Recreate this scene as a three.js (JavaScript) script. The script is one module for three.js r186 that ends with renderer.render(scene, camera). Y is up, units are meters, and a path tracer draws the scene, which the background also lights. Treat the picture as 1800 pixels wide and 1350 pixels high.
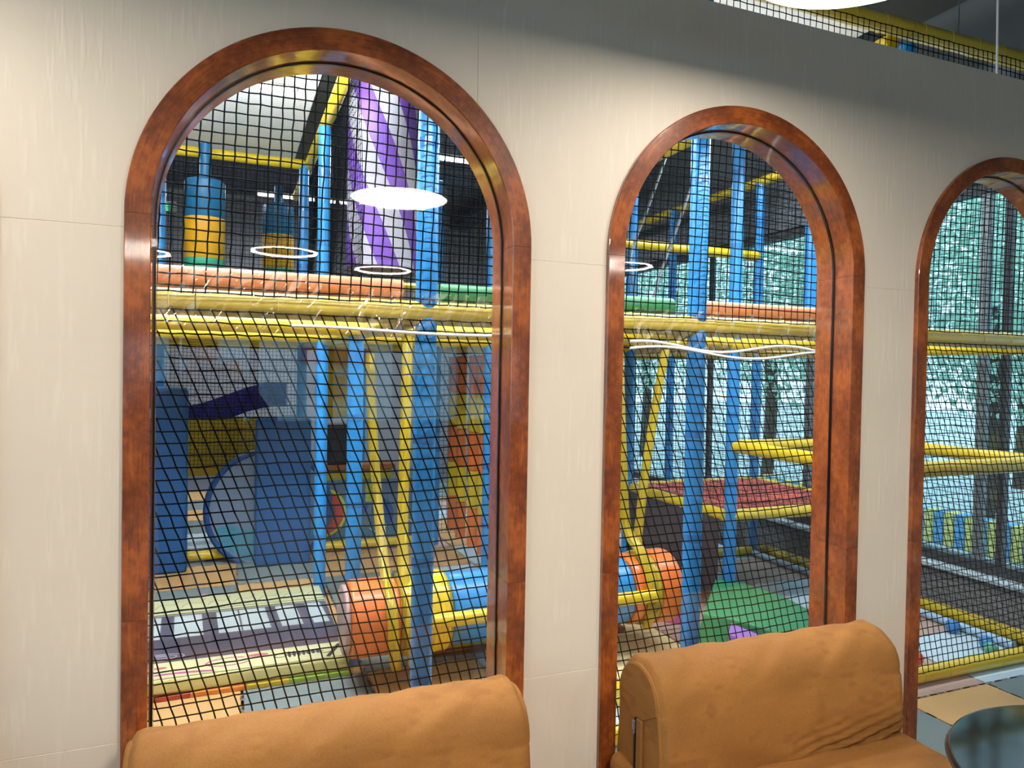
import * as THREE from 'three';
import { mergeGeometries, mergeVertices, toCreasedNormals } from 'three/addons/utils/BufferGeometryUtils.js';
import { RoundedBoxGeometry } from 'three/addons/geometries/RoundedBoxGeometry.js';
import { RectAreaLightUniformsLib } from 'three/addons/lights/RectAreaLightUniformsLib.js';
import { MarchingCubes } from 'three/addons/objects/MarchingCubes.js';

// ---------------------------------------------------------------- camera, sky, exposure
RectAreaLightUniformsLib.init();
const scene = new THREE.Scene();
const V = (x, y, z) => new THREE.Vector3(x, y, z);
const EYE = V(0, 1.58, 1.75);
const camera = new THREE.PerspectiveCamera(2 * Math.atan(675 / 1250) * 180 / Math.PI, 4 / 3, 0.02, 200);
{
  const yaw = 0.38088, pitch = 0.01831, roll = 0.01755;
  const F = V(Math.sin(yaw) * Math.cos(pitch), -Math.sin(pitch), -Math.cos(yaw) * Math.cos(pitch));
  const R0 = V(Math.cos(yaw), 0, Math.sin(yaw)), U0 = R0.clone().cross(F);
  const R = R0.clone().multiplyScalar(Math.cos(roll)).addScaledVector(U0, Math.sin(roll));
  camera.position.copy(EYE);
  camera.up.copy(R.clone().cross(F));
  camera.lookAt(EYE.clone().add(F));
}
const renderer = new THREE.WebGLRenderer({ antialias: true });
renderer.toneMapping = THREE.LinearToneMapping;
renderer.toneMappingExposure = 1.38;
renderer.shadowMap.enabled = true;
scene.background = new THREE.Color().setRGB(0.72, 0.88, 1.0);
scene.backgroundIntensity = 2.0;

// ---------------------------------------------------------------- helpers
let seed = 20240611;
const rnd = () => { seed = (seed * 1664525 + 1013904223) >>> 0; return seed / 4294967296; };
const rr = (a, b) => a + (b - a) * rnd();
const clamp = (v, a, b) => Math.min(b, Math.max(a, v));
const sstep = (a, b, x) => { const t = clamp((x - a) / (b - a), 0, 1); return t * t * (3 - 2 * t); };
const used = {};
function numbered(name) {
  const n = used[name] = (used[name] ?? -1) + 1;
  return n ? `${name}_${String(n).padStart(3, '0')}` : name;
}
function shadow(o) { o.castShadow = o.receiveShadow = true; return o; }
function part(name, geometry, material, parent) {
  const m = shadow(new THREE.Mesh(geometry, material)); m.name = name; parent.add(m); return m;
}
function thing(name, label, category, group, pos = [0, 0, 0], turn = 0) {
  const g = new THREE.Group(); g.name = numbered(name); g.position.set(...pos); g.rotation.y = turn;
  g.userData = { label, category }; if (group) g.userData.group = group;
  scene.add(g); return g;
}
function single(name, geometry, material, label, category, group) {
  const m = part(numbered(name), geometry, material, scene); m.userData = { label, category };
  if (group) m.userData.group = group; return m;
}
function structure(name, label, category) {
  const g = new THREE.Group(); g.name = name; g.userData = { kind: 'structure', label, category }; scene.add(g); return g;
}
function structMesh(name, geometry, material, label, category) {
  const m = part(name, geometry, material, scene); m.userData = { kind: 'structure', label, category }; return m;
}
const box = (x0, x1, y0, y1, z0, z1) => new THREE.BoxGeometry(x1 - x0, y1 - y0, z1 - z0).translate((x0 + x1) / 2, (y0 + y1) / 2, (z0 + z1) / 2);
const rbox = (x0, x1, y0, y1, z0, z1, r = 0.01, s = 3) => new RoundedBoxGeometry(x1 - x0, y1 - y0, z1 - z0, s, r).translate((x0 + x1) / 2, (y0 + y1) / 2, (z0 + z1) / 2);
const merge = list => mergeGeometries(list.map(g => g.index ? g.toNonIndexed() : g), false);
function bar(a, b, r, seg = 16, r2 = r) {               // cylinder between two points
  const d = b.clone().sub(a), L = d.length();
  const g = new THREE.CylinderGeometry(r2, r, L, seg, 1);
  g.translate(0, L / 2, 0); g.applyQuaternion(new THREE.Quaternion().setFromUnitVectors(V(0, 1, 0), d.normalize())); g.translate(a.x, a.y, a.z);
  return g;
}
function padded(a, b, r, seg = 18, soft = 0.22) {       // foam sleeve with rounded ends
  const d = b.clone().sub(a), L = d.length(), e = r * soft, pts = [], k = 1 - soft;
  pts.push(new THREE.Vector2(0.001, 0), new THREE.Vector2(r * k, 0), new THREE.Vector2(r * (1 - soft * 0.25), e * 0.35), new THREE.Vector2(r, e));
  const n = Math.max(2, Math.round(L / 0.25));
  for (let i = 1; i < n; i++) pts.push(new THREE.Vector2(r, e + (L - 2 * e) * i / n));
  pts.push(new THREE.Vector2(r, L - e), new THREE.Vector2(r * (1 - soft * 0.25), L - e * 0.35), new THREE.Vector2(r * k, L), new THREE.Vector2(0.001, L));
  const g = new THREE.LatheGeometry(pts, seg);
  g.applyQuaternion(new THREE.Quaternion().setFromUnitVectors(V(0, 1, 0), d.normalize())); g.translate(a.x, a.y, a.z);
  return g;
}
const ring = (c, axis, R, r, a = 20, b = 6) => { const g = new THREE.TorusGeometry(R, r, b, a); g.applyQuaternion(new THREE.Quaternion().setFromUnitVectors(V(0, 0, 1), axis)); g.translate(c.x, c.y, c.z); return g; };
const tubeAlong = (pts, r, seg = 40, rad = 10) => new THREE.TubeGeometry(new THREE.CatmullRomCurve3(pts), seg, r, rad, false);

// tileable value noise
function noiseField(w, h, cx, cy, s0) {
  let s = s0; const R = () => { s = (s * 1664525 + 1013904223) >>> 0; return s / 4294967296; };
  const L = new Float32Array(cx * cy).map(R), out = new Float32Array(w * h);
  for (let j = 0; j < h; j++) for (let i = 0; i < w; i++) {
    const x = i / w * cx, y = j / h * cy, x0 = Math.floor(x), y0 = Math.floor(y);
    let fx = x - x0, fy = y - y0; fx = fx * fx * (3 - 2 * fx); fy = fy * fy * (3 - 2 * fy);
    const a = L[(y0 % cy) * cx + x0 % cx], b = L[(y0 % cy) * cx + (x0 + 1) % cx], c = L[((y0 + 1) % cy) * cx + x0 % cx], d = L[((y0 + 1) % cy) * cx + (x0 + 1) % cx];
    out[j * w + i] = (a + (b - a) * fx) * (1 - fy) + (c + (d - c) * fx) * fy;
  }
  return out;
}
function dataTex(w, h, fn, srgb, rx = 1, ry = 1) {
  const d = new Uint8Array(w * h * 4);
  for (let i = 0; i < w * h; i++) { const c = fn(i); d[i * 4] = clamp(c[0], 0, 255); d[i * 4 + 1] = clamp(c[1], 0, 255); d[i * 4 + 2] = clamp(c[2], 0, 255); d[i * 4 + 3] = 255; }
  const t = new THREE.DataTexture(d, w, h, THREE.RGBAFormat);
  t.magFilter = THREE.LinearFilter; t.minFilter = THREE.LinearMipmapLinearFilter; t.generateMipmaps = true;
  t.wrapS = t.wrapT = THREE.RepeatWrapping; t.repeat.set(rx, ry); if (srgb) t.colorSpace = THREE.SRGBColorSpace; t.needsUpdate = true; return t;
}
function canvasTex(w, h, draw) {
  const c = document.createElement('canvas'); c.width = w; c.height = h; draw(c.getContext('2d'), w, h);
  const t = new THREE.CanvasTexture(c); t.colorSpace = THREE.SRGBColorSpace; return t;
}

// ---------------------------------------------------------------- materials
const std = (color, roughness = 0.6, extra = {}) => new THREE.MeshStandardMaterial({ color, roughness, ...extra });
const phys = (color, roughness = 0.4, extra = {}) => new THREE.MeshPhysicalMaterial({ color, roughness, ...extra });
const M = {};
{
  // embossed wall covering: short wavy vertical strokes on cream
  const w = 1024, h = 1024, a = noiseField(w, h, 110, 12, 5), b = noiseField(w, h, 230, 26, 9), c = noiseField(w, h, 7, 6, 3), e = noiseField(w, h, 24, 5, 31);
  const f = i => { const p = sstep(0.5, 0.85, a[i] * 0.65 + b[i] * 0.35) * sstep(0.25, 0.7, e[i]); return p; };
  const bump = dataTex(w, h, i => { const v = 90 + 130 * f(i) + 20 * b[i]; return [v, v, v]; });
  const col = dataTex(w, h, i => { const p = f(i), q = c[i] - 0.5; return [230 + 4 * p + 5 * q, 219 + 5 * p + 5 * q, 203 + 5 * p + 4 * q]; }, true);
  M.wall = std(0xffffff, 0.5, { map: col, bumpMap: bump, bumpScale: 0.0008 });
  M.plaster = std(0x9a9ca0, 0.85);
}
{
  // glossy cherry burl veneer
  const w = 1024, h = 512, a = noiseField(w, h, 9, 6, 71), b = noiseField(w, h, 38, 22, 72), c = noiseField(w, h, 60, 256, 73), d = noiseField(w, h, 16, 90, 74), e = noiseField(w, h, 120, 60, 75);
  const col = dataTex(w, h, i => {
    const t = clamp(0.5 + 0.7 * (a[i] - 0.5) + 0.5 * (b[i] - 0.5) + 0.35 * (d[i] - 0.5) + 0.3 * (c[i] - 0.5) + 0.25 * (e[i] - 0.5), 0, 1);
    return [108 + 66 * t, 50 + 42 * t, 20 + 17 * t];
  }, true, 1.6, 3.2);
  M.wood = phys(0xffffff, 0.34, { map: col, clearcoat: 1, clearcoatRoughness: 0.07 });
}
{
  // brushed velvet
  const w = 1024, h = 1024, a = noiseField(w, h, 5, 9, 11), b = noiseField(w, h, 12, 26, 12), c = noiseField(w, h, 30, 64, 13), d = noiseField(w, h, 330, 330, 14);
  const col = dataTex(w, h, i => {
    const p = sstep(0.54, 0.8, b[i] * 0.35 + c[i] * 0.4 + a[i] * 0.3) * 1.2, g = (d[i] - 0.5) * 8, q = (a[i] - 0.5) * 18 + (b[i] - 0.5) * 10;
    return [156 - 11 * p + g + q, 105 - 10 * p + g + q * 0.8, 46 - 6 * p + g * 0.6 + q * 0.5];
  }, true, 1.1, 1.1);
  const bump = dataTex(w, h, i => { const v = 128 + 60 * (c[i] - 0.5) + 70 * (b[i] - 0.5) + 30 * (d[i] - 0.5); return [v, v, v]; }, false, 1.1, 1.1);
  M.velvet = phys(0xffffff, 0.82, { map: col, bumpMap: bump, bumpScale: 0.002, sheen: 0.45, sheenRoughness: 0.45, sheenColor: new THREE.Color(0xd7a25a) });
}
const wrinkle = (() => {
  const w = 256, h = 256, a = noiseField(w, h, 6, 22, 41), b = noiseField(w, h, 14, 50, 42);
  return dataTex(w, h, i => { const v = 255 * (0.65 * a[i] + 0.35 * b[i]); return [v, v, v]; }, false, 2, 4);
})();
M.blue = phys(0x2489d4, 0.36, { bumpMap: wrinkle, bumpScale: 0.0012, clearcoat: 0.3, clearcoatRoughness: 0.25 });
M.blueDeep = phys(0x08467a, 0.5);
M.yellow = phys(0xd9bc1c, 0.36, { bumpMap: wrinkle, bumpScale: 0.001, clearcoat: 0.3, clearcoatRoughness: 0.25 });
M.yellowRail = phys(0xbfa838, 0.36, { bumpMap: wrinkle, bumpScale: 0.001, clearcoat: 0.3, clearcoatRoughness: 0.25 });
M.yellowStrap = phys(0xe6c616, 0.32, { bumpMap: wrinkle, bumpScale: 0.014, clearcoat: 0.4, clearcoatRoughness: 0.2 });
M.tape = phys(0xcbb84a, 0.3, { clearcoat: 0.6, clearcoatRoughness: 0.1 });
M.blueTape = phys(0x2a78bd, 0.25, { clearcoat: 0.6, clearcoatRoughness: 0.1 });
M.orange = phys(0xd8702a, 0.36, { clearcoat: 0.35, clearcoatRoughness: 0.2 });
M.orangeDull = phys(0xc47a4c, 0.55);
M.green = phys(0x2a7a4c, 0.5);
M.purple = phys(0x5a3590, 0.5);
M.lilac = phys(0x8a5cae, 0.5);
M.magenta = phys(0xbf5a9a, 0.5);
M.white = phys(0x9c9caa, 0.6);
M.net = phys(0x06080a, 1, { specularIntensity: 0.1 });
M.netFar = phys(0x0a0c0e, 1, { specularIntensity: 0.1 });
M.steelDark = std(0x2c3036, 0.5, { metalness: 0.5 });
M.grayMetal = std(0x8b9098, 0.4, { metalness: 0.6 });
M.black = phys(0x05070a, 0.3, { clearcoat: 0.4 });
M.ceilDark = std(0x5a5f6b, 0.9);
M.ceilWhite = std(0xeeeef2, 0.8);
M.glass = phys(0xffffff, 0, { transmission: 1, thickness: 0, ior: 1.75, transparent: false });
M.winGlass = phys(0xe9fbff, 0, { transmission: 1, thickness: 0, ior: 1.5 });
M.film = phys(0xffffff, 0.1, { transmission: 1, thickness: 0, ior: 1.9 });
M.lampWhite = std(0xf4f1ea, 0.5);

// ---------------------------------------------------------------- the setting
const W = 0.9533, GAP = 0.233, PITCH = W + GAP, S1 = -0.2095, SPRING = 1.9076, YA = 1.877, YB = 0.750, YT = 2.677;
const archX = k => S1 + k * PITCH + (k >= 2 ? 0.01 : 0);        // left outer edge of arch k (k = -1 .. 3)
const ARCHES = [-1, 0, 1, 2, 3];
const XL = -6, XR = 4.55, ZB = 9, ZF = -9.5, CEIL = 4.1;

{ // partition with arched openings, faced with separate panels
  const g = structure('wall_front', 'cream embossed partition wall with a row of arched windows', 'wall');
  const T = 0.115, cut = 0.02, opt = { depth: T, bevelEnabled: true, bevelSize: 0.0012, bevelThickness: 0.0012, bevelSegments: 1, curveSegments: 4 };
  const emit = pts => { const s = new THREE.Shape(pts.map(p => new THREE.Vector2(p[0], p[1]))); part('wall_panel', new THREE.ExtrudeGeometry(s, opt).translate(0, 0, -T), M.wall, g); };
  const gp = 0.0022;
  const seams = [XL, -1.85, 0.591, 3.03, XR];
  for (let s = 0; s < 4; s++) {
    const xa = seams[s] + gp / 2, xb = seams[s + 1] - gp / 2, pts = [[xa, YT], [xb, YT]], low = YA + gp / 2;
    const xs = new Set([xa, xb]);
    for (let x = xa; x < xb; x += 0.02) xs.add(x);
    const jumps = [];
    for (const k of ARCHES) for (const e of [archX(k) + cut, archX(k) + W - cut]) if (e > xa && e < xb) jumps.push(e);
    const inArch = x => ARCHES.find(k => x > archX(k) + cut + 1e-6 && x < archX(k) + W - cut - 1e-6);
    const yLow = x => { const k = inArch(x); if (k === undefined) return low; const c = archX(k) + W / 2, R = W / 2 - cut; return SPRING + Math.sqrt(Math.max(0, R * R - (x - c) ** 2)); };
    for (const e of jumps) { xs.add(e); for (const d of [0.001, 0.004, 0.009]) { xs.add(e - d); xs.add(e + d); } }
    const list = [...xs].sort((a, b) => b - a);
    for (const x of list) {
      if (jumps.includes(x)) {
        const right = inArch(x + 0.0005) !== undefined;
        if (right) pts.push([x, SPRING], [x, low]); else pts.push([x, low], [x, SPRING]);
      } else pts.push([x, yLow(x)]);
    }
    emit(pts);
  }
  const edges = [XL, ...ARCHES.flatMap(k => [archX(k) + cut, archX(k) + W - cut]), XR];
  for (let i = 0; i < edges.length; i += 2) {
    const xa = edges[i], xb = edges[i + 1];
    emit([[xa, YA - gp / 2], [xa, YB + gp / 2], [xb, YB + gp / 2], [xb, YA - gp / 2]]);
    emit([[xa, YB - gp / 2], [xa, 0], [xb, 0], [xb, YB - gp / 2]]);
  }
}
// frame: rectangular profile swept along the arch
function sweep(stations, profile) {                     // stations: {x, y, nx, ny}, profile: [offset along normal, z]
  const pos = [], nor = [], uv = [], idx = []; let base = 0, v0 = 0;
  const len = [0]; for (let i = 1; i < stations.length; i++) len.push(len[i - 1] + Math.hypot(stations[i].x - stations[i - 1].x, stations[i].y - stations[i - 1].y));
  for (let k = 0; k < profile.length; k++) {
    const a = profile[k], b = profile[(k + 1) % profile.length], L = Math.hypot(b[0] - a[0], b[1] - a[1]), no = (b[1] - a[1]) / L, nz = -(b[0] - a[0]) / L;
    stations.forEach((s, i) => { for (const [q, v] of [[a, v0], [b, v0 + L]]) { pos.push(s.x + s.nx * q[0], s.y + s.ny * q[0], q[1]); nor.push(s.nx * no, s.ny * no, nz); uv.push(len[i], v); } });
    for (let i = 0; i < stations.length - 1; i++) { const p = base + 2 * i; idx.push(p, p + 1, p + 2, p + 1, p + 3, p + 2); }
    base += 2 * stations.length; v0 += L;
  }
  for (const e of [0, stations.length - 1]) {           // end caps
    const s = stations[e], n = stations[e === 0 ? 1 : e - 1], tx = s.x - n.x, ty = s.y - n.y, tl = Math.hypot(tx, ty);
    for (const q of profile) { pos.push(s.x + s.nx * q[0], s.y + s.ny * q[0], q[1]); nor.push(tx / tl, ty / tl, 0); uv.push(q[0], q[1]); }
    for (let k = 1; k < profile.length - 1; k++) idx.push(base, base + k, base + k + 1);
    base += profile.length;
  }
  const g = new THREE.BufferGeometry();
  g.setAttribute('position', new THREE.Float32BufferAttribute(pos, 3)); g.setAttribute('normal', new THREE.Float32BufferAttribute(nor, 3)); g.setAttribute('uv', new THREE.Float32BufferAttribute(uv, 2)); g.setIndex(idx);
  // orient faces to their normals
  const p = g.attributes.position, nn = g.attributes.normal, A = V(0, 0, 0), B = V(0, 0, 0), C = V(0, 0, 0), N = V(0, 0, 0);
  for (let i = 0; i < idx.length; i += 3) {
    A.fromBufferAttribute(p, idx[i]); B.fromBufferAttribute(p, idx[i + 1]); C.fromBufferAttribute(p, idx[i + 2]); N.fromBufferAttribute(nn, idx[i]);
    if (B.sub(A).cross(C.sub(A)).dot(N) < 0) { const t = idx[i + 1]; idx[i + 1] = idx[i + 2]; idx[i + 2] = t; }
  }
  g.setIndex(idx); return g;
}
const FACE = 0.0525, ZF0 = 0.016, ZF1 = -0.137, SILL = 0.1;
const WINLABEL = ['arched window at the far left with only its right frame edge showing', 'largest arched window in brown frame, behind the first sofa', 'arched window in brown frame behind the second sofa', 'arched window in brown frame at the right edge near the round table', 'arched window in brown frame past the right edge'];
ARCHES.forEach((k, n) => {
  const x0 = archX(k), c = x0 + W / 2, R = W / 2, g = structure(`window_${n + 1}`, WINLABEL[n], 'window');
  const b = 0.0018, prof = [[0, ZF1], [0, ZF0 - b], [-b, ZF0], [-FACE + b, ZF0], [-FACE, ZF0 - b], [-FACE, ZF1]].map(q => [q[0], q[1]]);
  const arc = []; for (let i = 0; i <= 64; i++) { const a = Math.PI * (1 - i / 64); arc.push({ x: c + R * Math.cos(a), y: SPRING + R * Math.sin(a), nx: Math.cos(a), ny: Math.sin(a) }); }
  part('arch_head', sweep(arc, prof), M.wood, g);
  const leg = (s, y0, y1) => sweep([{ x: c + s * R, y: y0, nx: s, ny: 0 }, { x: c + s * R, y: y1, nx: s, ny: 0 }], prof);
  for (const s of [-1, 1]) { part('jamb', leg(s, 1.02, SPRING - 0.0006), M.wood, g); part('jamb', leg(s, 0, 1.0195), M.wood, g); }
  part('sill', box(x0 + FACE, x0 + W - FACE, 0, SILL, ZF1, ZF0), M.wood, g);
  const s = new THREE.Shape(), ri = R - FACE - 0.001; s.moveTo(c - ri, SILL); s.lineTo(c + ri, SILL); s.lineTo(c + ri, SPRING); s.absarc(c, SPRING, ri, 0, Math.PI, false); s.lineTo(c - ri, SILL);
  part('glass_pane', new THREE.ShapeGeometry(s, 48).translate(0, 0, -0.062), M.glass, g);
  // dark sealing bead where the pane meets the frame
  const beadProf = [[0, -0.066], [0, -0.058], [-0.004, -0.058], [-0.004, -0.066]];
  const path = [{ x: c - R + FACE, y: SILL, nx: -1, ny: 0 }, { x: c - R + FACE, y: SPRING, nx: -1, ny: 0 }, ...arc.slice(1, -1).map(q => ({ x: c + (R - FACE) * q.nx, y: SPRING + (R - FACE) * q.ny, nx: q.nx, ny: q.ny })), { x: c + R - FACE, y: SPRING, nx: 1, ny: 0 }, { x: c + R - FACE, y: SILL, nx: 1, ny: 0 }];
  part('sealing_bead', sweep(path, beadProf), M.black, g);
});

// room shell
structMesh('floor', box(XL, XR, -0.2, 0, -0.13, ZB), std(0x6f675d, 0.35), 'grey brown floor of the seating side', 'floor');
const playFloor = structure('floor_play', 'puzzle mat floor of the play area in tan, grey and cream', 'floor');
part('slab', box(XL, XR, -0.2, -0.016, ZF, -0.13), std(0x59606a, 0.7), playFloor);
structMesh('ceiling', box(XL, XR, CEIL, CEIL + 0.2, ZF, ZB), M.ceilDark, 'dark blue grey ceiling above everything', 'ceiling');
{
  const g = structure('wall_left', 'wall at the far left with daylight windows beside the seating side', 'wall'), y0 = 0.8, y1 = 3.7, za = 0.5, zb = 8.6;
  part('lower_wall', box(XL - 0.2, XL, -0.2, y0, ZF, ZB), M.plaster, g); part('upper_wall', box(XL - 0.2, XL, y1, CEIL + 0.2, ZF, ZB), M.plaster, g);
  part('pier', box(XL - 0.2, XL, y0, y1, ZF, za), M.plaster, g); part('pier', box(XL - 0.2, XL, y0, y1, zb, ZB), M.plaster, g);
  const w = structure('window_8', 'daylight windows in the far left wall', 'window'), fm = std(0x4b4f55, 0.5);
  for (let k = 0; k < 5; k++) { const a = za + k * (zb - za) / 5, b = za + (k + 1) * (zb - za) / 5; part('mullion', box(XL - 0.12, XL - 0.05, y0, y1, a, a + 0.06), fm, w); part('pane', box(XL - 0.09, XL - 0.086, y0, y1, a + 0.06, b), M.winGlass, w); }
}
structMesh('ground_left', box(-40, XL - 0.2, -0.5, -0.4, -40, 40), std(0xb0b6b8, 0.9), 'pale ground outside the left windows', 'ground');
structMesh('wall_far', box(XL, XR, -0.2, CEIL, ZF - 0.2, ZF), std(0x868890, 0.9), 'dark wall at the far end of the play area', 'wall');
{ // ceiling beams
  const beam = std(0x4a4f5c, 0.9);
  for (const [n, x] of [[1, 3.5], [2, 1.1], [3, -1.6]]) structMesh(`trim_${n}`, box(x - 0.14, x + 0.14, CEIL - 0.22, CEIL, ZF, ZB), beam, `dark ceiling beam number ${n} from the right`, 'beam');
}
// window wall on the right
const SILLH = 0.32, HEADH = 2.87;
{
  const g = structure('wall_right', 'right wall with tall windows over a grey dado', 'wall'), d = std(0x8a8c8e, 0.8);
  part('dado', box(XR, XR + 0.2, -0.2, SILLH - 0.03, ZF, ZB), d, g);
  part('upper_wall', box(XR, XR + 0.2, HEADH, CEIL + 0.2, ZF, ZB), std(0x6d737c, 0.85), g);
  part('ledge', rbox(XR - 0.07, XR + 0.2, SILLH - 0.03, SILLH, ZF, ZB, 0.008), std(0xcfdfe8, 0.45), g);
  part('far_pier', box(XR, XR + 0.2, SILLH, HEADH, ZF, ZF + 0.6), M.plaster, g);
  part('near_pier', box(XR, XR + 0.2, SILLH, HEADH, 0.2, ZB), std(0x8f8a82, 0.8), g);
  const w = structure('window_6', 'tall daylight windows with dark mullions behind the rightmost arch', 'window'), fm = std(0x2a3038, 0.45), fm2 = std(0x6f7a80, 0.5);
  const starts = []; for (let z = -1.30 - 1.5 * 5; z < 0.4; z += 1.5) starts.push(z);
  part('head_rail', box(XR + 0.03, XR + 0.13, HEADH - 0.07, HEADH, ZF + 0.6, 0.2), fm, w);
  part('bottom_rail', box(XR + 0.03, XR + 0.13, SILLH, SILLH + 0.07, ZF + 0.6, 0.2), fm, w);
  starts.forEach((z, i) => {
    part('mullion', box(XR + 0.05, XR + 0.1, SILLH + 0.07, HEADH - 0.07, z - 0.02, z + 0.02), fm, w);
    part('mullion', box(XR + 0.05, XR + 0.1, SILLH + 0.07, HEADH - 0.07, z - 0.175, z - 0.12), fm2, w);
    const a = i ? starts[i - 1] + 0.025 : ZF + 0.6;
    part('pane', box(XR + 0.075, XR + 0.079, SILLH + 0.07, HEADH - 0.07, a, z - 0.175), M.winGlass, w);
    part('pane', box(XR + 0.075, XR + 0.079, SILLH + 0.07, HEADH - 0.07, z - 0.115, z - 0.02), M.winGlass, w);
  });
}
// wall behind the camera with a low window band, mirrored in the arch glass
{
  const g = structure('wall_back', 'wall behind the seating side with a band of windows', 'wall'), pm = std(0x8f8a82, 0.8), y0 = 0.78, y1 = 1.98;
  part('lower_wall', box(XL, XR, -0.2, y0, ZB, ZB + 0.2), pm, g);
  part('upper_wall', box(XL, XR, y1, CEIL + 0.2, ZB, ZB + 0.2), pm, g);
  const w = structure('window_7', 'window band on the wall behind the seating side', 'window'), fm = std(0x4b4f55, 0.5);
  for (let x = XL; x < XR; x += 1.05) {
    part('pier', box(x, Math.min(x + 0.12, XR), y0, y1, ZB, ZB + 0.2), fm, w);
    if (x + 0.12 < XR) part('pane', box(x + 0.12, Math.min(x + 1.05, XR), y0, y1, ZB + 0.09, ZB + 0.094), M.winGlass, w);
  }
}

// ---------------------------------------------------------------- pendant lamps of the seating side
function pendant(x, z, solid, label, power) {
  const R = 0.26, h = 2.49, t = thing('pendant_lamp', label, 'lamp', 'round pendant lamps', [x, h, z]);
  const shell = new THREE.LatheGeometry([[0.001, 0.05], [R - 0.01, 0.05], [R, 0.042], [R, -0.004], [R - 0.006, -0.006]].map(p => new THREE.Vector2(...p)), 64);
  part('housing', shell, M.lampWhite, t);
  const glow = new THREE.MeshStandardMaterial({ color: 0xfff6e8, emissive: new THREE.Color().setRGB(1, 0.95, 0.86), emissiveIntensity: 9 });
  if (solid) part('light_disc', new THREE.CylinderGeometry(R - 0.006, R - 0.006, 0.006, 64).translate(0, 0.0, 0), glow, t);
  else {
    part('light_ring', new THREE.LatheGeometry([[R - 0.036, -0.002], [R - 0.034, -0.006], [R - 0.008, -0.006], [R - 0.006, -0.002]].map(p => new THREE.Vector2(...p)), 64), glow, t);
    part('inner_plate', new THREE.CylinderGeometry(R - 0.036, R - 0.036, 0.006, 48).translate(0, 0.004, 0), std(0x6b4a32, 0.6), t);
  }
  part('cord', bar(V(0, 0.05, 0), V(0, CEIL - h, 0), 0.003, 6), M.lampWhite, t);
  const warm = new THREE.Color().setRGB(1, 0.89, 0.76);
  if (solid) { const l = new THREE.RectAreaLight(warm, power * 0.5, 0.36, 0.36); l.position.set(x, h - 0.012, z); l.rotation.x = -Math.PI / 2; scene.add(l); }
  else for (let k = 0; k < 8; k++) {                    // the ring as eight short strips
    const a = k * Math.PI / 4, l = new THREE.RectAreaLight(warm, power * 4, 0.185, 0.026);
    l.position.set(x + (R - 0.026) * Math.sin(a), h - 0.012, z + (R - 0.026) * Math.cos(a));
    l.rotation.set(-Math.PI / 2, 0, a); scene.add(l);
  }
}
pendant(1.242, 0.615, false, 'ring pendant lamp hanging at the top right edge, seen directly', 12.5);
pendant(-0.75, 0.75, false, 'ring pendant lamp left of the picture, lighting the wall', 20);
pendant(0.841, 1.887, true, 'solid white disc lamp mirrored large in the first window', 110);
pendant(0.408, 3.991, false, 'ring lamp mirrored as a thin white ring in the first window', 44);
pendant(1.313, 4.634, false, 'ring lamp mirrored faintly beside the purple striped cylinder', 40);
pendant(-0.69, 4.569, false, 'ring lamp mirrored as a bright mark on the left frame leg', 66);
pendant(3.1, 3.4, false, 'ring lamp far behind on the right of the seating side', 40);

// ---------------------------------------------------------------- play area ceiling, lights
function batten(x, y, z, len, label, power, up = 0, wall = false) {
  const t = thing('batten_light', label, 'lamp', 'white batten lights over the play area', [x, y, z]);
  part('body', rbox(-len / 2, len / 2, 0.02, 0.05, -0.03, 0.03, 0.01), M.lampWhite, t);
  part('light_tube', new THREE.CapsuleGeometry(0.016, len - 0.08, 6, 12).rotateZ(Math.PI / 2), new THREE.MeshStandardMaterial({ color: 0xffffff, emissive: 0xe8f4ff, emissiveIntensity: 6 }), t);
  for (const s of [-1, 1]) part('suspension', bar(V(s * len * 0.4, 0.04, 0), wall ? V(s * len * 0.4, 0.04, -0.118 - z) : V(s * len * 0.4, (up ? 3.4 : CEIL) - y, 0), wall ? 0.008 : 0.003, 8), M.grayMetal, t);
  const cool = new THREE.Color().setRGB(0.93, 0.98, 1);
  const l = new THREE.RectAreaLight(cool, power, len, 0.1); l.position.set(x, y - 0.03, z); l.rotation.x = -Math.PI / 2; scene.add(l);
  if (up) { const u = new THREE.RectAreaLight(cool, up, len, 0.1); u.position.set(x, y + 0.06, z); u.rotation.x = Math.PI / 2; scene.add(u); }
}
batten(-0.3, 2.86, -1.75, 1.2, 'batten light hung below the white ceiling board, hidden above the first window', 26, 800);
batten(0.25, 2.62, -0.4, 1.2, 'batten light bracketed to the back of the partition above the first window', 42, 0, true);
batten(2.0, 2.62, -0.4, 1.2, 'batten light bracketed to the back of the partition right of the second window', 42, 0, true);
batten(1.35, 3.1, -1.15, 1.1, 'batten light above the dark bay behind the first window', 62);
batten(2.55, 2.9, -1.35, 1.0, 'batten light hung below the right white ceiling board', 60, 4);
batten(3.75, 3.5, -2.6, 1.2, 'batten light above the red platform', 70);
batten(3.7, 3.05, -1.3, 1.0, 'batten light above the floor of the rightmost window', 60);
batten(-1.2, 3.7, -6.2, 1.2, 'batten light deep in the play area on the left', 130);
batten(2.2, 3.7, -5.2, 1.2, 'batten light deep in the play area in the middle', 130);
batten(0.9, 3.7, -7.6, 1.2, 'batten light near the far wall', 130);

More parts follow.
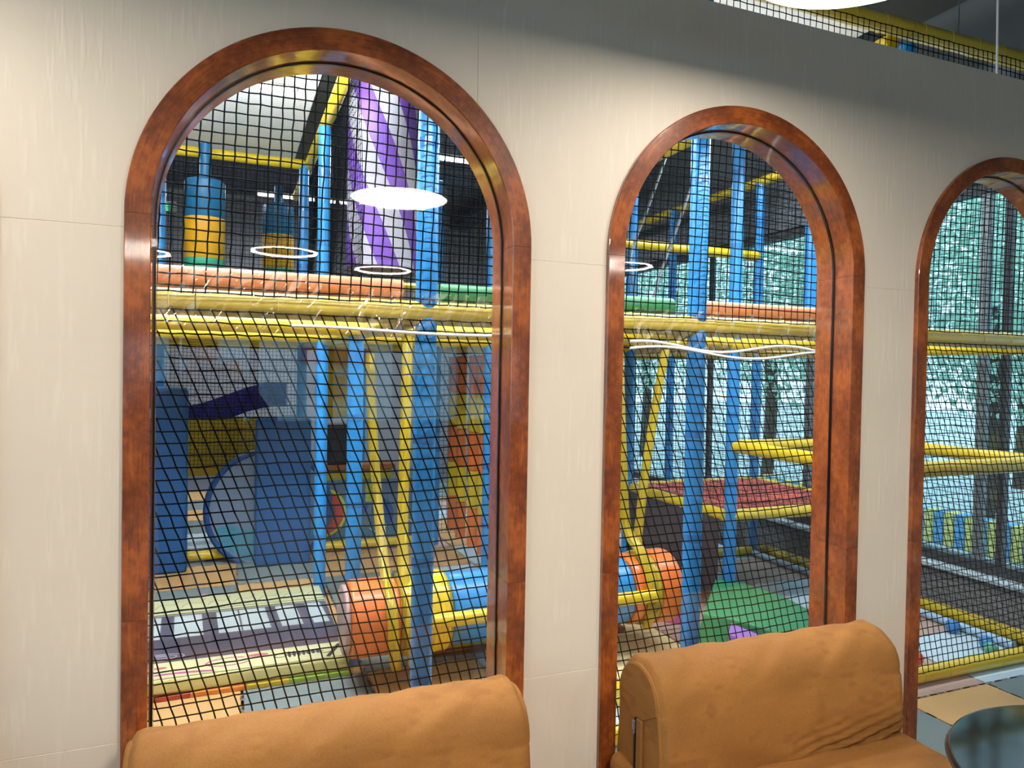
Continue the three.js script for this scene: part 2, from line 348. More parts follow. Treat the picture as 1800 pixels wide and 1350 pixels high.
// ---------------------------------------------------------------- puzzle mats
{
  const cs = { tan: [0xc39a63, 0xb98f5a], gray: [0x74817f, 0x6b7879], cream: [0xe8d3a0, 0xe2cc98], ice: [0xb2c6d2, 0xa7bccb], rose: [0xb69a8e, 0xac9186] };
  const mats = {}; for (const k in cs) mats[k] = cs[k].map(c => std(c, 0.75));
  const n = 10, tooth = (t, s) => { const q = t * n; if (q < 0.5 || q > n - 0.5) return 0; return (Math.floor(q + 0.5 + s) % 2 ? 1 : -1) * 0.008; };
  const S = 0.6, X0 = 0.08 - 0.6 * 3, Z0 = -0.13;
  const geos = {};
  function tileGeo(pi, pj) {
    const key = pi + '_' + pj; if (geos[key]) return geos[key];
    const pts = [], steps = n * 2, g = 0.0012, run = (fx, fy, s) => { for (let q = 0; q < n; q++) { const m = (q + 0.5) / n, a = q / n + 0.0, b = (q + 1) / n, o = tooth(m, s) ; pts.push([fx(a + 0.008, o), fy(a + 0.008, o)], [fx(b - 0.008, o), fy(b - 0.008, o)]); } };
    run(t => t * S, (t, o) => g + o, pj); run((t, o) => S - g + o, t => t * S, pi + 1); run(t => S - t * S, (t, o) => S - g + o, pj + 1 + 1); run((t, o) => g + o, t => S - t * S, pi + 1);
    const sh = new THREE.Shape(pts.map(p => new THREE.Vector2(...p)));
    return geos[key] = new THREE.ExtrudeGeometry(sh, { depth: 0.014, bevelEnabled: true, bevelSize: 0.001, bevelThickness: 0.0015, bevelSegments: 1 }).rotateX(-Math.PI / 2);
  }
  const kinds = ['tan', 'gray', 'tan', 'gray', 'rose', 'tan', 'gray', 'ice'];
  for (let i = 0; i < 10; i++) for (let j = 0; j < 13; j++) {
    const xa = X0 + i * S, zc = Z0 - (j + 0.5) * S, xc = xa + S / 2;
    let k = kinds[(i * 3 + j * 5 + ((i * j) % 3)) % 8];
    if (zc > -2.1 && zc < -0.8) k = xc < 0.08 ? 'tan' : xc < 0.68 ? 'gray' : xc < 1.28 ? 'tan' : xc < 1.88 ? 'ice' : xc < 2.6 ? 'cream' : 'rose';
    if (zc > -2.7 && zc < -1.4 && xc > 1.88 && xc < 2.6) k = 'cream';
    if (zc > -1.5 && zc < -0.8 && xc > 1.88 && xc < 2.5) k = 'ice';
    if (xc > 3.0 && zc < -0.8 && zc > -3.4) k = (i + j) % 2 ? 'rose' : 'ice';
    if (zc > -0.8) k = xc > 3.0 && xc < 3.7 ? 'tan' : xc >= 3.7 ? 'gray' : ['tan', 'gray'][(i + j) % 2];
    if (zc < -3.2 && zc > -4.4) k = xc < 0.08 ? (zc > -3.8 ? 'gray' : 'tan') : xc < 0.68 ? (zc > -3.8 ? 'tan' : 'gray') : xc < 1.28 ? (zc > -3.8 ? 'gray' : 'tan') : (i + j) % 2 ? 'tan' : 'ice';
    const m = part('puzzle_mat', tileGeo(0, 0), mats[k][(i * 7 + j) % 2], playFloor); m.position.set(xa, -0.0155, Z0 - j * S);
  }
}

// ---------------------------------------------------------------- play frame of padded posts and rails
const TR = 0.041, L0 = 0.045, LP = 0.65, LM = 1.11, L1 = 1.79, L2 = 3.27;
function post(x, z, y0, y1, label, group, cuts = [], lean = 0) {
  const t = thing('padded_post', label, 'post', group, [x, 0, z]);
  const ys = [y0, ...cuts.filter(c => c > y0 && c < y1), y1];
  for (let i = 0; i < ys.length - 1; i++) part('sleeve', padded(V(lean * ys[i], ys[i], 0), V(lean * ys[i + 1], ys[i + 1] - 0.001, 0), TR), M.blue, t);
  for (let i = 1; i < ys.length - 1; i++) part('joint_tape', new THREE.CylinderGeometry(TR + 0.0012, TR + 0.0012, 0.035, 18, 1, true).translate(lean * ys[i], ys[i], 0), M.blueTape, t);
  return t;
}
const FULL = [0.42, 0.86, 1.32, 1.83, 2.42, 2.9];
post(0.69, -0.85, 0, L2 - 0.03, 'thick blue post in the front row, seen through the first window', 'front row posts', FULL);
post(1.91, -0.85, 0, L2 - 0.03, 'thick blue post in the front row, seen through the second window', 'front row posts', FULL);
post(3.13, -0.85, 0, L2 - 0.03, 'blue post whose tip shows above the wall top, under the yellow rail', 'front row posts', FULL);
post(-0.51, -0.85, 0, L2 - 0.03, 'front row post hidden behind the wall left of the first window', 'front row posts', FULL);
post(4.33, -0.85, 0, L2 - 0.03, 'front row post beyond the right edge of the picture', 'front row posts', FULL);
post(0.63, -2.05, 0, L1, 'blue post rising behind the orange end of the barrel', 'second row posts', FULL);
post(3.09, -2.05, 0, L2, 'slimmer blue post right of the thick one in the second window', 'second row posts', FULL);
post(1.89, -2.05, 0, L1, 'second row post hidden by the wall between two windows', 'second row posts', FULL);
post(4.33, -2.05, 0, L2, 'second row post by the tall daylight windows', 'second row posts', FULL);
post(0.6, -3.25, 0, L2 - 0.05, 'bright blue post left of the purple striped cylinder, topped by the receding yellow rail', 'third row posts', FULL);
post(1.82, -3.25, 0, L2, 'blue post at the right inner edge of the first window, beside the hanging noodles', 'third row posts', FULL);
post(3.03, -3.25, 0, L2, 'blue post at the left inner edge of the second window', 'third row posts', FULL);
post(4.31, -3.25, 0, L2, 'blue corner post behind the red platform near the windows', 'third row posts', FULL);
post(-0.5, -3.25, 0, L1, 'third row post hidden behind the left frame of the first window', 'third row posts', FULL);
post(0.58, -4.45, 0, L2, 'dim blue post behind the thin ring reflection in the first window', 'fourth row posts', FULL);
post(1.75, -4.45, 0, L2, 'blue post half hidden behind the thick post of the first window', 'fourth row posts', FULL);
post(4.24, -4.45, 0, L2, 'far blue post behind the slanting yellow strap of the second window', 'fourth row posts', FULL);
post(-0.5, -4.45, 0, L2, 'far post behind the left blue padded panel', 'fourth row posts', FULL);
post(0.69, -5.65, 0, L2, 'farthest blue post left of centre in the first window', 'fifth row posts', FULL);
post(1.3, -5.65, 0, L1, 'narrow far blue post between the yellow straps of the first window', 'fifth row posts', FULL);
post(3.1, -5.65, 0, L2, 'farthest row post hidden behind the wall pier', 'fifth row posts', FULL);
post(4.31, -5.65, 0, L2, 'farthest row post near the left edge of the second window', 'fifth row posts', FULL);
post(3.72, -2.05, 1.84, 3.05, 'short blue post on the upper level at the right of the second window', 'upper posts', [2.4]);

function rail(pts, label, group, { mat = M.yellow, r = TR, ties = 0.3, tape = M.tape } = {}) {   // pts: points along the rail, one sleeve per span
  const t = thing('padded_rail', label, 'rail', group, pts[0].toArray());
  const o = pts[0];
  for (let i = 0; i < pts.length - 1; i++) {
    const a = pts[i].clone().sub(o), b = pts[i + 1].clone().sub(o), d = b.clone().sub(a), L = d.length(), u = d.clone().normalize();
    part('sleeve', padded(a.clone().addScaledVector(u, 0.001), b.clone().addScaledVector(u, -0.001), r, 18, 0.05), mat, t);
    if (ties) for (let s = ties * 0.5; s < L - 0.05; s += ties) part('cable_tie', ring(a.clone().addScaledVector(u, s + 0.06 * Math.sin(i * 7 + s * 31)), u, r + 0.0012, 0.0022), tape, t);
  }
  return t;
}
const rowX = (z, y, xs) => xs.map(x => V(x, y, z)), colZ = (x, y, zs) => zs.map(z => V(x, y, z));
const XS = [-1.71, -0.51, 0.69, 1.91, 3.13, 4.4];
// front plane
rail(rowX(-0.85, L0, XS), 'yellow padded floor rail along the front, showing in the right window', 'front rails');
rail(rowX(-0.85, L1, [-1.71, -0.1, 1.3, 2.5, 3.7, 4.4]), 'big yellow padded rail crossing all windows at head height', 'front rails', { ties: 0.42, r: 0.0445, mat: M.yellowRail });
rail(rowX(-0.85, 3.315, XS), 'yellow padded top rail showing above the wall at the upper right', 'front rails', { ties: 0.2, r: 0.044, mat: M.yellowRail });
rail([V(-1.7, 1.88, -0.945), V(0.62, 1.88, -0.945)], 'orange brown bumper rail above the yellow rail in the first window', 'bumper rails', { mat: M.orangeDull, ties: 0 });
rail([V(0.76, 1.875, -0.945), V(1.84, 1.875, -0.945)], 'green bumper rail between the first and second window posts', 'bumper rails', { mat: M.green, ties: 0 });
rail([V(1.98, 1.875, -0.945), V(3.06, 1.875, -0.945)], 'orange bumper rail at the right of the second window', 'bumper rails', { mat: M.orangeDull, ties: 0 });
rail(rowX(-0.85, LM, [3.13, 4.33]), 'yellow hand rail crossing the right window, lower of the two', 'hand rails');
rail(colZ(4.33, LM, [-0.85, -2.05]), 'yellow hand rail along the window side, upper of the two in the right window', 'hand rails');
rail(colZ(3.1, LM, [-0.85, -2.05]), 'yellow hand rail running back from the front row in the second window', 'hand rails');
rail(rowX(-2.05, LM, [3.09, 4.33]), 'yellow hand rail above the front edge of the red platform', 'hand rails');
// deck level
for (const [z, l] of [[-2.05, 'second'], [-3.25, 'third'], [-4.45, 'fourth'], [-5.65, 'fifth']]) rail(rowX(z, L1, [-1.71, -0.5, 0.65, 1.87, 3.09, 4.33]), `yellow deck rail of the ${l} row, below the big front rail`, 'deck rails', { ties: 0 });
for (const [x, l] of [[-0.5, 'left'], [0.63, 'first middle'], [1.87, 'second middle'], [3.09, 'third middle'], [4.33, 'window side']]) rail(colZ(x, L1 - 0.02, [-0.9, -2.05, -3.25, -4.45, -5.65]), `yellow deck rail running backwards, ${l} line`, 'deck rails', { ties: 0 });
// top level
rail(rowX(-4.45, L2, [-1.71, -0.5, 0.58]), 'yellow rail under the white ceiling board at the upper left of the first window', 'top rails', { ties: 0 });
rail(colZ(0.62, L2, [-0.9, -2.05, -3.25, -4.45, -5.65]), 'yellow top rail running backwards beside the purple striped cylinder', 'top rails', { ties: 0 });
rail(colZ(3.09, L2, [-0.9, -2.05, -3.25, -4.45]), 'yellow top rail running backwards at the top left of the second window', 'top rails', { ties: 0 });
rail(colZ(4.31, L2, [-0.9, -2.05, -3.25, -4.45, -5.65]), 'yellow top rail running backwards along the window side', 'top rails', { ties: 0 });
rail(rowX(-3.25, L2 - 0.65, [1.82, 3.03, 4.31]), 'yellow mid rail on the upper level at the back of the second window', 'top rails', { ties: 0 });
rail(rowX(-5.65, 2.45, [0.69, 1.9, 3.1]), 'far yellow rail on the upper level behind the purple striped cylinder', 'top rails', { ties: 0 });
// floor level
rail(rowX(-4.45, L0 + 0.01, [-1.7, -0.5, 0.58, 1.75]), 'yellow floor rail in front of the printed boards', 'floor rails', { ties: 0 });
rail(rowX(-3.25, L0, [3.03, 4.31]), 'yellow floor rail below the back of the red platform', 'floor rails', { ties: 0 });
rail(colZ(4.42, L0, [-0.9, -2.05, -3.25]), 'yellow floor rail along the window dado', 'floor rails', { ties: 0.5 });
rail(colZ(4.28, 0.03, [-0.98, -3.2]), 'thin pale blue pipe on the floor beside the yellow rail', 'floor rails', { mat: phys(0x9fc4df, 0.3), r: 0.024, ties: 0 });
// red platform
rail(rowX(-2.05, LP, [3.09, 4.33]), 'yellow front edge rail of the red platform', 'platform rails', { ties: 0.4 });
rail(rowX(-3.25, LP, [3.03, 4.31]), 'yellow back edge rail of the red platform', 'platform rails', { ties: 0 });
rail(colZ(3.06, LP, [-2.05, -3.25]), 'yellow left edge rail of the red platform', 'platform rails', { ties: 0 });
rail(colZ(4.32, LP, [-2.05, -3.25]), 'yellow window side edge rail of the red platform', 'platform rails', { ties: 0 });
{
  const a = noiseField(256, 256, 40, 40, 301), b = noiseField(256, 256, 12, 12, 302);
  const red = std(0xffffff, 0.95, { map: dataTex(256, 256, i => { const k = a[i] > 0.62 ? 0.55 : 1; return [(150 + 40 * b[i]) * k + 20, (62 + 20 * b[i]) * k + 10, (52 + 14 * b[i]) * k + 12]; }, true, 1, 1) });
  const t = thing('platform', 'low platform with speckled red carpet in the second window', 'platform', undefined, [3.7, LP, -2.65]);
  part('board', box(-0.58, 0.57, -0.02, 0.02, -0.56, 0.56), std(0x333a40, 0.8), t);
  part('carpet', rbox(-0.58, 0.57, 0.02, 0.032, -0.56, 0.56, 0.005), red, t);
  // dark fabric skirt under the platform
  const g = new THREE.PlaneGeometry(1.16, 0.54, 40, 8), p = g.attributes.position; for (let i = 0; i < p.count; i++) p.setZ(i, 0.008 * Math.sin(p.getX(i) * 31) + 0.005 * Math.sin(p.getX(i) * 67 + 1)); g.computeVertexNormals();
  const s = single('fabric_screen', g.rotateY(-Math.PI / 2).translate(3.02, 0.36, -2.66), std(0x3a3238, 0.95, { side: THREE.DoubleSide }), 'dark maroon fabric screen hanging below the red platform', 'screen');
}
// decks of the upper level
{
  const dk = std(0x3b4148, 0.85), mt = std(0x4d7d6a, 0.8);
  const decks = [[-0.46, 0.6, -4.41, -3.29, 'deck board under the striped columns at the left'], [0.69, 1.79, -5.6, -3.29, 'deck board far behind the thick post of the first window'], [1.87, 3.03, -4.41, -2.1, 'deck board on the upper level behind the second window']];
  for (const [x0, x1, z0, z1, l] of decks) { const t = thing('deck_panel', l, 'deck', 'upper level decks', [(x0 + x1) / 2, L1 + 0.03, (z0 + z1) / 2]); const w = (x1 - x0) / 2, d = (z1 - z0) / 2; part('board', box(-w, w, -0.02, 0, -d, d), dk, t); part('mat', rbox(-w, w, 0, 0.03, -d, d, 0.01), mt, t); }
}
// white ceiling boards with slotted steel edges
{
  const boards = [[-1.7, 0.53, -4.9, -0.95, 'white ceiling board over the left bay of the play frame'], [1.95, 3.12, -2.6, -0.95, 'white ceiling board showing above the wall top']];
  for (const [x0, x1, z0, z1, l] of boards) single('ceiling_board', rbox(x0, x1, 3.4, 3.43, z0, z1, 0.006), M.ceilWhite, l, 'board');
  const beamGeo = len => { const s = new THREE.Shape([new THREE.Vector2(0, -0.045), new THREE.Vector2(len, -0.045), new THREE.Vector2(len, 0.045), new THREE.Vector2(0, 0.045)]); for (let q = 0.06; q < len; q += 0.12) { const h = new THREE.Path(); h.absarc(q, 0.015 * (Math.round(q / 0.12) % 2 ? 1 : -1), 0.009, 0, 6.28318, true); s.holes.push(h); } return new THREE.ExtrudeGeometry(s, { depth: 0.004, bevelEnabled: false, curveSegments: 6 }).rotateX(Math.PI / 2).rotateY(Math.PI / 2); };
  for (const [x, z0, z1, l] of [[0.585, -4.95, -0.95, 'slotted steel strip along the yellow rail at the top of the first window'], [3.17, -2.7, -0.95, 'slotted steel strip beside the blue post tip above the wall']]) { const m = single('slotted_strip', beamGeo(z1 - z0), M.steelDark, l, 'strip'); m.position.set(x, 3.41, z1); }
}

// ---------------------------------------------------------------- nets
function netGeometry(P, nu, nv, r, n, knots = true) {     // P(i, j) -> Vector3 or null
  const pos = [], nor = [], idx = []; let base = 0;
  const grid = []; for (let i = 0; i <= nu; i++) { grid.push([]); for (let j = 0; j <= nv; j++) grid[i].push(P(i, j)); }
  const strand = pts => {
    for (let q = 0; q < pts.length; q++) {
      const a = pts[Math.max(0, q - 1)], b = pts[Math.min(pts.length - 1, q + 1)], d = b.clone().sub(a).normalize(), s = d.clone().cross(n).normalize();
      for (const v of [n, s, n.clone().negate(), s.clone().negate()]) { pos.push(pts[q].x + v.x * r, pts[q].y + v.y * r, pts[q].z + v.z * r); nor.push(v.x, v.y, v.z); }
      if (q) for (let k = 0; k < 4; k++) { const p0 = base + (q - 1) * 4 + k, p1 = base + (q - 1) * 4 + (k + 1) % 4; idx.push(p0, p1, p0 + 4, p1, p1 + 4, p0 + 4); }
    }
    base += pts.length * 4;
  };
  const runs = list => { let cur = []; for (const p of [...list, null]) { if (p) cur.push(p); else { if (cur.length > 1) strand(cur); cur = []; } } };
  for (let i = 0; i <= nu; i++) runs(grid[i]);
  for (let j = 0; j <= nv; j++) runs(grid.map(c => c[j]));
  if (knots) for (const c of grid) for (const p of c) if (p) {
    const R = r * 2.1, dirs = [[1, 0, 0], [-1, 0, 0], [0, 1, 0], [0, -1, 0], [0, 0, 1], [0, 0, -1]];
    for (const d of dirs) { pos.push(p.x + d[0] * R, p.y + d[1] * R, p.z + d[2] * R * 0.8); nor.push(...d); }
    for (const f of [[0, 2, 4], [2, 1, 4], [1, 3, 4], [3, 0, 4], [2, 0, 5], [1, 2, 5], [3, 1, 5], [0, 3, 5]]) idx.push(base + f[0], base + f[1], base + f[2]);
    base += 6;
  }
  const g = new THREE.BufferGeometry(); g.setAttribute('position', new THREE.Float32BufferAttribute(pos, 3)); g.setAttribute('normal', new THREE.Float32BufferAttribute(nor, 3)); g.setIndex(idx); return g;
}
const CELL = 0.036;
function frontNet(x0, x1, y0, y1, z, lean, cell, label, group, r = 0.0025) {
  const h = y1 - y0, nv = Math.round(h / cell), maxOff = Math.abs(lean(h)), nu = Math.ceil((x1 - x0 + maxOff) / cell), ph = rr(0, 6);
  const P = (i, j) => {
    const t = Math.min(h, j * cell), off = lean(t), x = x0 + i * cell + off - (lean(h) > 0 ? maxOff : 0);
    if (x < x0 - 0.001 || x > x1 + 0.001) return null;
    const wob = 0.006 * Math.sin(x * 3.1 + ph + t * 2.2) + 0.004 * Math.sin(x * 7.7 + ph * 2) ;
    return V(x + rr(-0.002, 0.002), y1 - t + wob * Math.min(1, t * 4) * Math.min(1, (h - t) * 4 + 0.1) + rr(-0.0018, 0.0018), z + 0.005 * (1 + Math.sin(x * 4 + t * 3 + ph)) * Math.min(1, t * 3));
  };
  return single('climbing_net', netGeometry(P, nu, nv, r, V(0, 0, 1)), M.net, label, 'net', group);
}
const leanLow = t => 0.45 * t - 0.065 * t * t, leanUp = t => -0.03 * t;
frontNet(-0.53, 4.36, 0.085, L1 - TR + 0.012, -0.797, leanLow, 0.039, 'black net with slanting meshes hanging below the big yellow rail, behind all windows', 'front nets');
frontNet(-0.53, 4.36, L1 + TR - 0.012, 3.278, -0.797, leanUp, CELL, 'black net with square meshes stretched above the big yellow rail, behind all windows', 'front nets');
function flatNet(a, b, y0, y1, cell, label, group = 'inner nets', r = 0.0018) {   // net between two plan points
  const d = b.clone().sub(a), L = d.length(), u = d.normalize(), n = V(-u.z, 0, u.x), nu = Math.round(L / cell), nv = Math.round((y1 - y0) / cell), ph = rr(0, 6);
  const P = (i, j) => a.clone().addScaledVector(u, i * L / nu + rr(-0.002, 0.002)).addScaledVector(n, 0.012 * Math.sin(i * 0.2 + j * 0.13 + ph)).setY(y0 + j * (y1 - y0) / nv + rr(-0.0025, 0.0025) + 0.006 * Math.sin(i * 0.17 + ph));
  return single('climbing_net', netGeometry(P, nu, nv, r, n, false), M.netFar, label, 'net', group);
}
flatNet(V(3.13, 0, -2.05), V(4.3, 0, -2.05), L1 + 0.05, L2, 0.038, 'inner net on the upper level in the second window, right half');
flatNet(V(0.69, 0, -3.25), V(3.0, 0, -3.25), L1 + 0.05, L2, 0.038, 'inner net behind the purple striped cylinder');
flatNet(V(3.06, 0, -3.25), V(4.3, 0, -3.25), L1 + 0.05, L2, 0.038, 'inner net on the upper level by the windows, third row');
flatNet(V(4.33, 0, -0.9), V(4.33, 0, -2.03), 0.1, L1 - 0.05, 0.036, 'net along the daylight windows below the big rail, in the rightmost window');
flatNet(V(4.33, 0, -0.9), V(4.33, 0, -2.03), L1 + 0.05, L2 - 0.05, 0.036, 'net along the daylight windows above the big rail, in the rightmost window');
flatNet(V(4.33, 0, -2.07), V(4.33, 0, -3.23), 0.1, L2 - 0.05, 0.038, 'net along the daylight windows behind the red platform, nearer bay');
flatNet(V(4.32, 0, -3.27), V(4.26, 0, -4.43), 0.1, L2 - 0.05, 0.04, 'net along the daylight windows behind the red platform, farther bay');
flatNet(V(3.08, 0, -2.07), V(3.04, 0, -3.23), LP + 0.05, L1 - 0.05, 0.038, 'net on the left side of the red platform');
flatNet(V(3.12, 0, -2.05), V(4.3, 0, -2.05), LP + 0.05, L1 - 0.05, 0.038, 'net on the front side of the red platform');
flatNet(V(-0.48, 0, -4.5), V(0.56, 0, -4.5), 0.75, L1 - 0.05, 0.03, 'fine net filling the gap between the two blue padded panels');
flatNet(V(-0.48, 0, -4.47), V(0.55, 0, -4.47), L1 + 0.05, L2 - 0.05, 0.036, 'inner net behind the striped columns at the upper left');
flatNet(V(0.65, 0, -2.1), V(0.62, 0, -5.6), L1 + 0.05, L2 - 0.05, 0.04, 'inner net running backwards under the receding yellow rail');
flatNet(V(1.78, 0, -4.45), V(4.2, 0, -4.45), 0.1, L2 - 0.05, 0.042, 'farthest inner net across the back of the second window');

// clear film wrapped round the front rail
function film(x0, x1, y0, y1, z, label) {
  const nx = Math.round((x1 - x0) / 0.012), ny = 16, g = new THREE.PlaneGeometry(x1 - x0, y1 - y0, nx, ny), p = g.attributes.position, ph = rr(0, 9);
  for (let i = 0; i < p.count; i++) {
    const x = p.getX(i), y = p.getY(i), t = (y1 - y0) / 2 - y;
    p.setZ(i, 0.006 * Math.sin(x * 13 + ph) + 0.0045 * Math.sin(x * 41 + y * 23 + ph) + 0.003 * Math.sin(x * 77 - y * 61) + 0.005 * Math.sin(y * 30 + x * 5));
    p.setY(i, y + 0.012 * Math.sin(x * 8 + ph) * sstep(0, 0.3, t));
  }
  g.computeVertexNormals(); g.translate((x0 + x1) / 2, (y0 + y1) / 2, z);
  return single('plastic_film', g, M.film, label, 'film', 'clear films over the rail');
}
film(-0.46, 0.30, 1.70, 1.905, -0.785, 'clear crinkled plastic film over the yellow rail at the left of the first window');
film(0.36, 0.98, 1.70, 1.86, -0.785, 'clear crinkled plastic film over the yellow rail at the right of the first window');
film(1.55, 2.55, 1.66, 1.85, -0.785, 'clear crinkled plastic film over the yellow rail in the second window');
{ // rolled hems of the film
  const hem = phys(0xfafdff, 0.2, { clearcoat: 1, clearcoatRoughness: 0.05 });
  const wave = (x0, x1, f) => { const pts = []; for (let i = 0; i <= 40; i++) { const x = x0 + (x1 - x0) * i / 40; pts.push(V(x, f(x), -0.765 + 0.006 * Math.sin(x * 9))); } return tubeAlong(pts, 0.0055, 120, 8); };
  single('film_hem', wave(1.52, 2.62, x => 1.695 + 0.018 * Math.sin(x * 8.5 + 0.6)), hem, 'upper white rolled film hem waving across the second window', 'film', 'film hems');
  single('film_hem', wave(1.52, 2.62, x => 1.672 + 0.02 * Math.sin(x * 7 + 2.4)), hem, 'lower white rolled film hem waving across the second window', 'film', 'film hems');
  single('film_hem', wave(0.2, 1.05, x => 1.715 + 0.006 * Math.sin(x * 6)), hem, 'white rolled film hem under the yellow rail of the first window', 'film', 'film hems');
}

// ---------------------------------------------------------------- things in the play area
{ // purple and white striped hanging cylinder
  const t = thing('striped_cylinder', 'hanging purple and white striped cylinder at the top of the first window', 'cylinder', undefined, [0.89, 0, -2.7]);
  const R = 0.215, y0 = 2.2, y1 = 3.6, bandH = 0.1, turns = 1.15 / (2 * Math.PI);
  // alternating slanted bands, each its own strip of cloth
  const nb = 10, seg = 24;
  for (let b = 0; b < nb; b++) {
    const pos = [], nor = [], idx = [], a0 = b / nb * 2 * Math.PI, da = 2 * Math.PI / nb;
    for (let j = 0; j <= seg; j++) for (let i = 0; i <= 4; i++) { const y = y0 + (y1 - y0) * j / seg, a = a0 + da * i / 4 + (y - y0) * 2.0; const q = R * (1 + 0.012 * Math.sin(i / 4 * Math.PI)); pos.push(q * Math.cos(a), y, q * Math.sin(a)); nor.push(Math.cos(a), 0, Math.sin(a)); }
    for (let j = 0; j < seg; j++) for (let i = 0; i < 4; i++) { const p = j * 5 + i; idx.push(p, p + 5, p + 1, p + 1, p + 5, p + 6); }
    const g = new THREE.BufferGeometry(); g.setAttribute('position', new THREE.Float32BufferAttribute(pos, 3)); g.setAttribute('normal', new THREE.Float32BufferAttribute(nor, 3)); g.setIndex(idx);
    part('stripe', g, b % 2 ? M.white : M.purple, t);
  }
  part('bottom_cap', new THREE.CylinderGeometry(R, R - 0.012, 0.03, 40).translate(0, y0 - 0.005, 0), std(0x5c4a50, 0.8), t);
  part('top_cap', new THREE.CylinderGeometry(R, R, 0.02, 40).translate(0, y1, 0), M.purple, t);
  part('rope', bar(V(0, y1, 0), V(0, CEIL, 0), 0.008, 8), M.grayMetal, t);
}
function column(x, z, R, y, label) {
  const t = thing('foam_column', label, 'column', 'striped foam columns', [x, 0, z]);
  const cols = [M.blueTeal ??= phys(0x0f5f8c, 0.45), M.mustard ??= phys(0xd09a12, 0.45), M.teal ??= phys(0x2d8f74, 0.45)];
  const cuts = [y, y - 0.29, y - 0.6, y - 0.72, L1 + 0.06];
  for (let i = 0; i < 3; i++) part('foam_band', new THREE.LatheGeometry([[0.001, cuts[i + 1]], [R, cuts[i + 1] + 0.001], [R, cuts[i] - (i ? 0.001 : 0.02)], [R - (i ? 0 : 0.02), cuts[i]], [0.001, cuts[i]]].map(p => new THREE.Vector2(...p)), 36), cols[i], t);
  part('pole', bar(V(0, L1 + 0.04, 0), V(0, L2, 0), 0.041, 14), cols[0], t);
}
column(-0.172, -4.2, 0.146, 2.99, 'blue, yellow and green foam column at the upper left, the larger one');
column(0.43, -5.3, 0.14, 3.1, 'blue and yellow foam column behind the ring reflection, the smaller one');

{ // blue padded panels and round board
  const tall = (x0, x1, y1, l) => { const t = thing('soft_barrier', l, 'panel', 'blue padded panels', [(x0 + x1) / 2, 0, -4.22]); const w = (x1 - x0) / 2; part('pad', rbox(-w, w, 0, y1, -0.06, 0.06, 0.025), M.blueDeep, t); part('top_strip', rbox(-w + 0.01, w - 0.01, y1 - 0.012, y1 + 0.012, -0.05, 0.05, 0.01), phys(0x4c78a8, 0.45), t); };
  tall(-0.62, -0.275, 1.40, 'tall dark blue padded panel at the left edge of the first window');
  tall(0.21, 0.635, 1.17, 'dark blue padded panel in the middle of the first window, left of the bright post');
  const t = thing('round_board', 'grey blue round board with a dark blue rim between the padded panels', 'board', undefined, [0.33, 0.42, -4.36]);
  part('face', new THREE.CylinderGeometry(0.46, 0.46, 0.03, 56).rotateX(Math.PI / 2), std(0x6b7f9c, 0.6), t);
  part('rim', new THREE.TorusGeometry(0.475, 0.026, 10, 64), phys(0x103f78, 0.45), t);
  part('wave_print', (() => { const s = new THREE.Shape(); s.moveTo(-0.42, -0.15); s.bezierCurveTo(-0.3, -0.05, -0.2, -0.2, -0.05, -0.16); s.bezierCurveTo(0.1, -0.12, 0.2, -0.2, 0.42, -0.15); s.absarc(0, 0, 0.44, -0.35, -Math.PI + 0.35, true); return new THREE.ExtrudeGeometry(s, { depth: 0.003, bevelEnabled: false }).translate(0, 0, 0.0152); })(), std(0x3e86a3, 0.6), t);
}
{ // printed boards behind the floor rail
  const tex = canvasTex(1024, 512, (c, w, h) => {
    c.fillStyle = '#56708e'; c.fillRect(0, 0, w, h);
    c.fillStyle = '#3c6f8c'; c.fillRect(0, h * 0.72, w, h * 0.28);
    c.strokeStyle = '#26303f'; c.lineWidth = 3; for (let i = 0; i < 9; i++) { c.beginPath(); c.moveTo(i * 130, h); c.quadraticCurveTo(i * 130 + 60, h * 0.55, i * 130 + 20, h * 0.25); c.stroke(); }
    c.fillStyle = '#164d9a'; c.beginPath(); c.ellipse(470, 190, 60, 95, 0.3, 0, 7); c.fill(); c.beginPath(); c.ellipse(640, 250, 80, 110, -0.3, 0, 7); c.fill();
    c.strokeStyle = '#cfe0ea'; c.lineWidth = 5; c.beginPath(); c.arc(600, 330, 70, 0.2, 2.6); c.stroke(); c.beginPath(); c.arc(820, 380, 60, 3.4, 6); c.stroke();
    c.fillStyle = '#9db23e'; c.fillRect(505, 20, 60, 150); c.fillStyle = '#b6693b'; c.fillRect(760, 20, 110, 60);
  });
  const t = thing('printed_board', 'blue printed board with doodles behind the yellow floor rail', 'board', undefined, [1.15, 0, -4.56]);
  const g = rbox(-0.6, 0.6, 0.02, 0.6, -0.02, 0.02, 0.008), p = g.attributes.position, uv = g.attributes.uv; for (let i = 0; i < p.count; i++) uv.setXY(i, (p.getX(i) + 0.6) / 1.2, p.getY(i) / 0.6);
  part('board', g, std(0xffffff, 0.55, { map: tex }), t);
  const m = thing('melon_disc', 'red round disc with lime rim half hidden by a blue post', 'disc', undefined, [0.76, 0.33, -4.51]);
  part('flesh', new THREE.CylinderGeometry(0.19, 0.19, 0.03, 40).rotateX(Math.PI / 2), phys(0xa8322e, 0.5), m);
  part('core', new THREE.CylinderGeometry(0.12, 0.12, 0.034, 32).rotateX(Math.PI / 2), phys(0x5d3550, 0.5), m);
  part('rim', new THREE.TorusGeometry(0.2, 0.017, 10, 48), phys(0xa7c23e, 0.5), m);
}
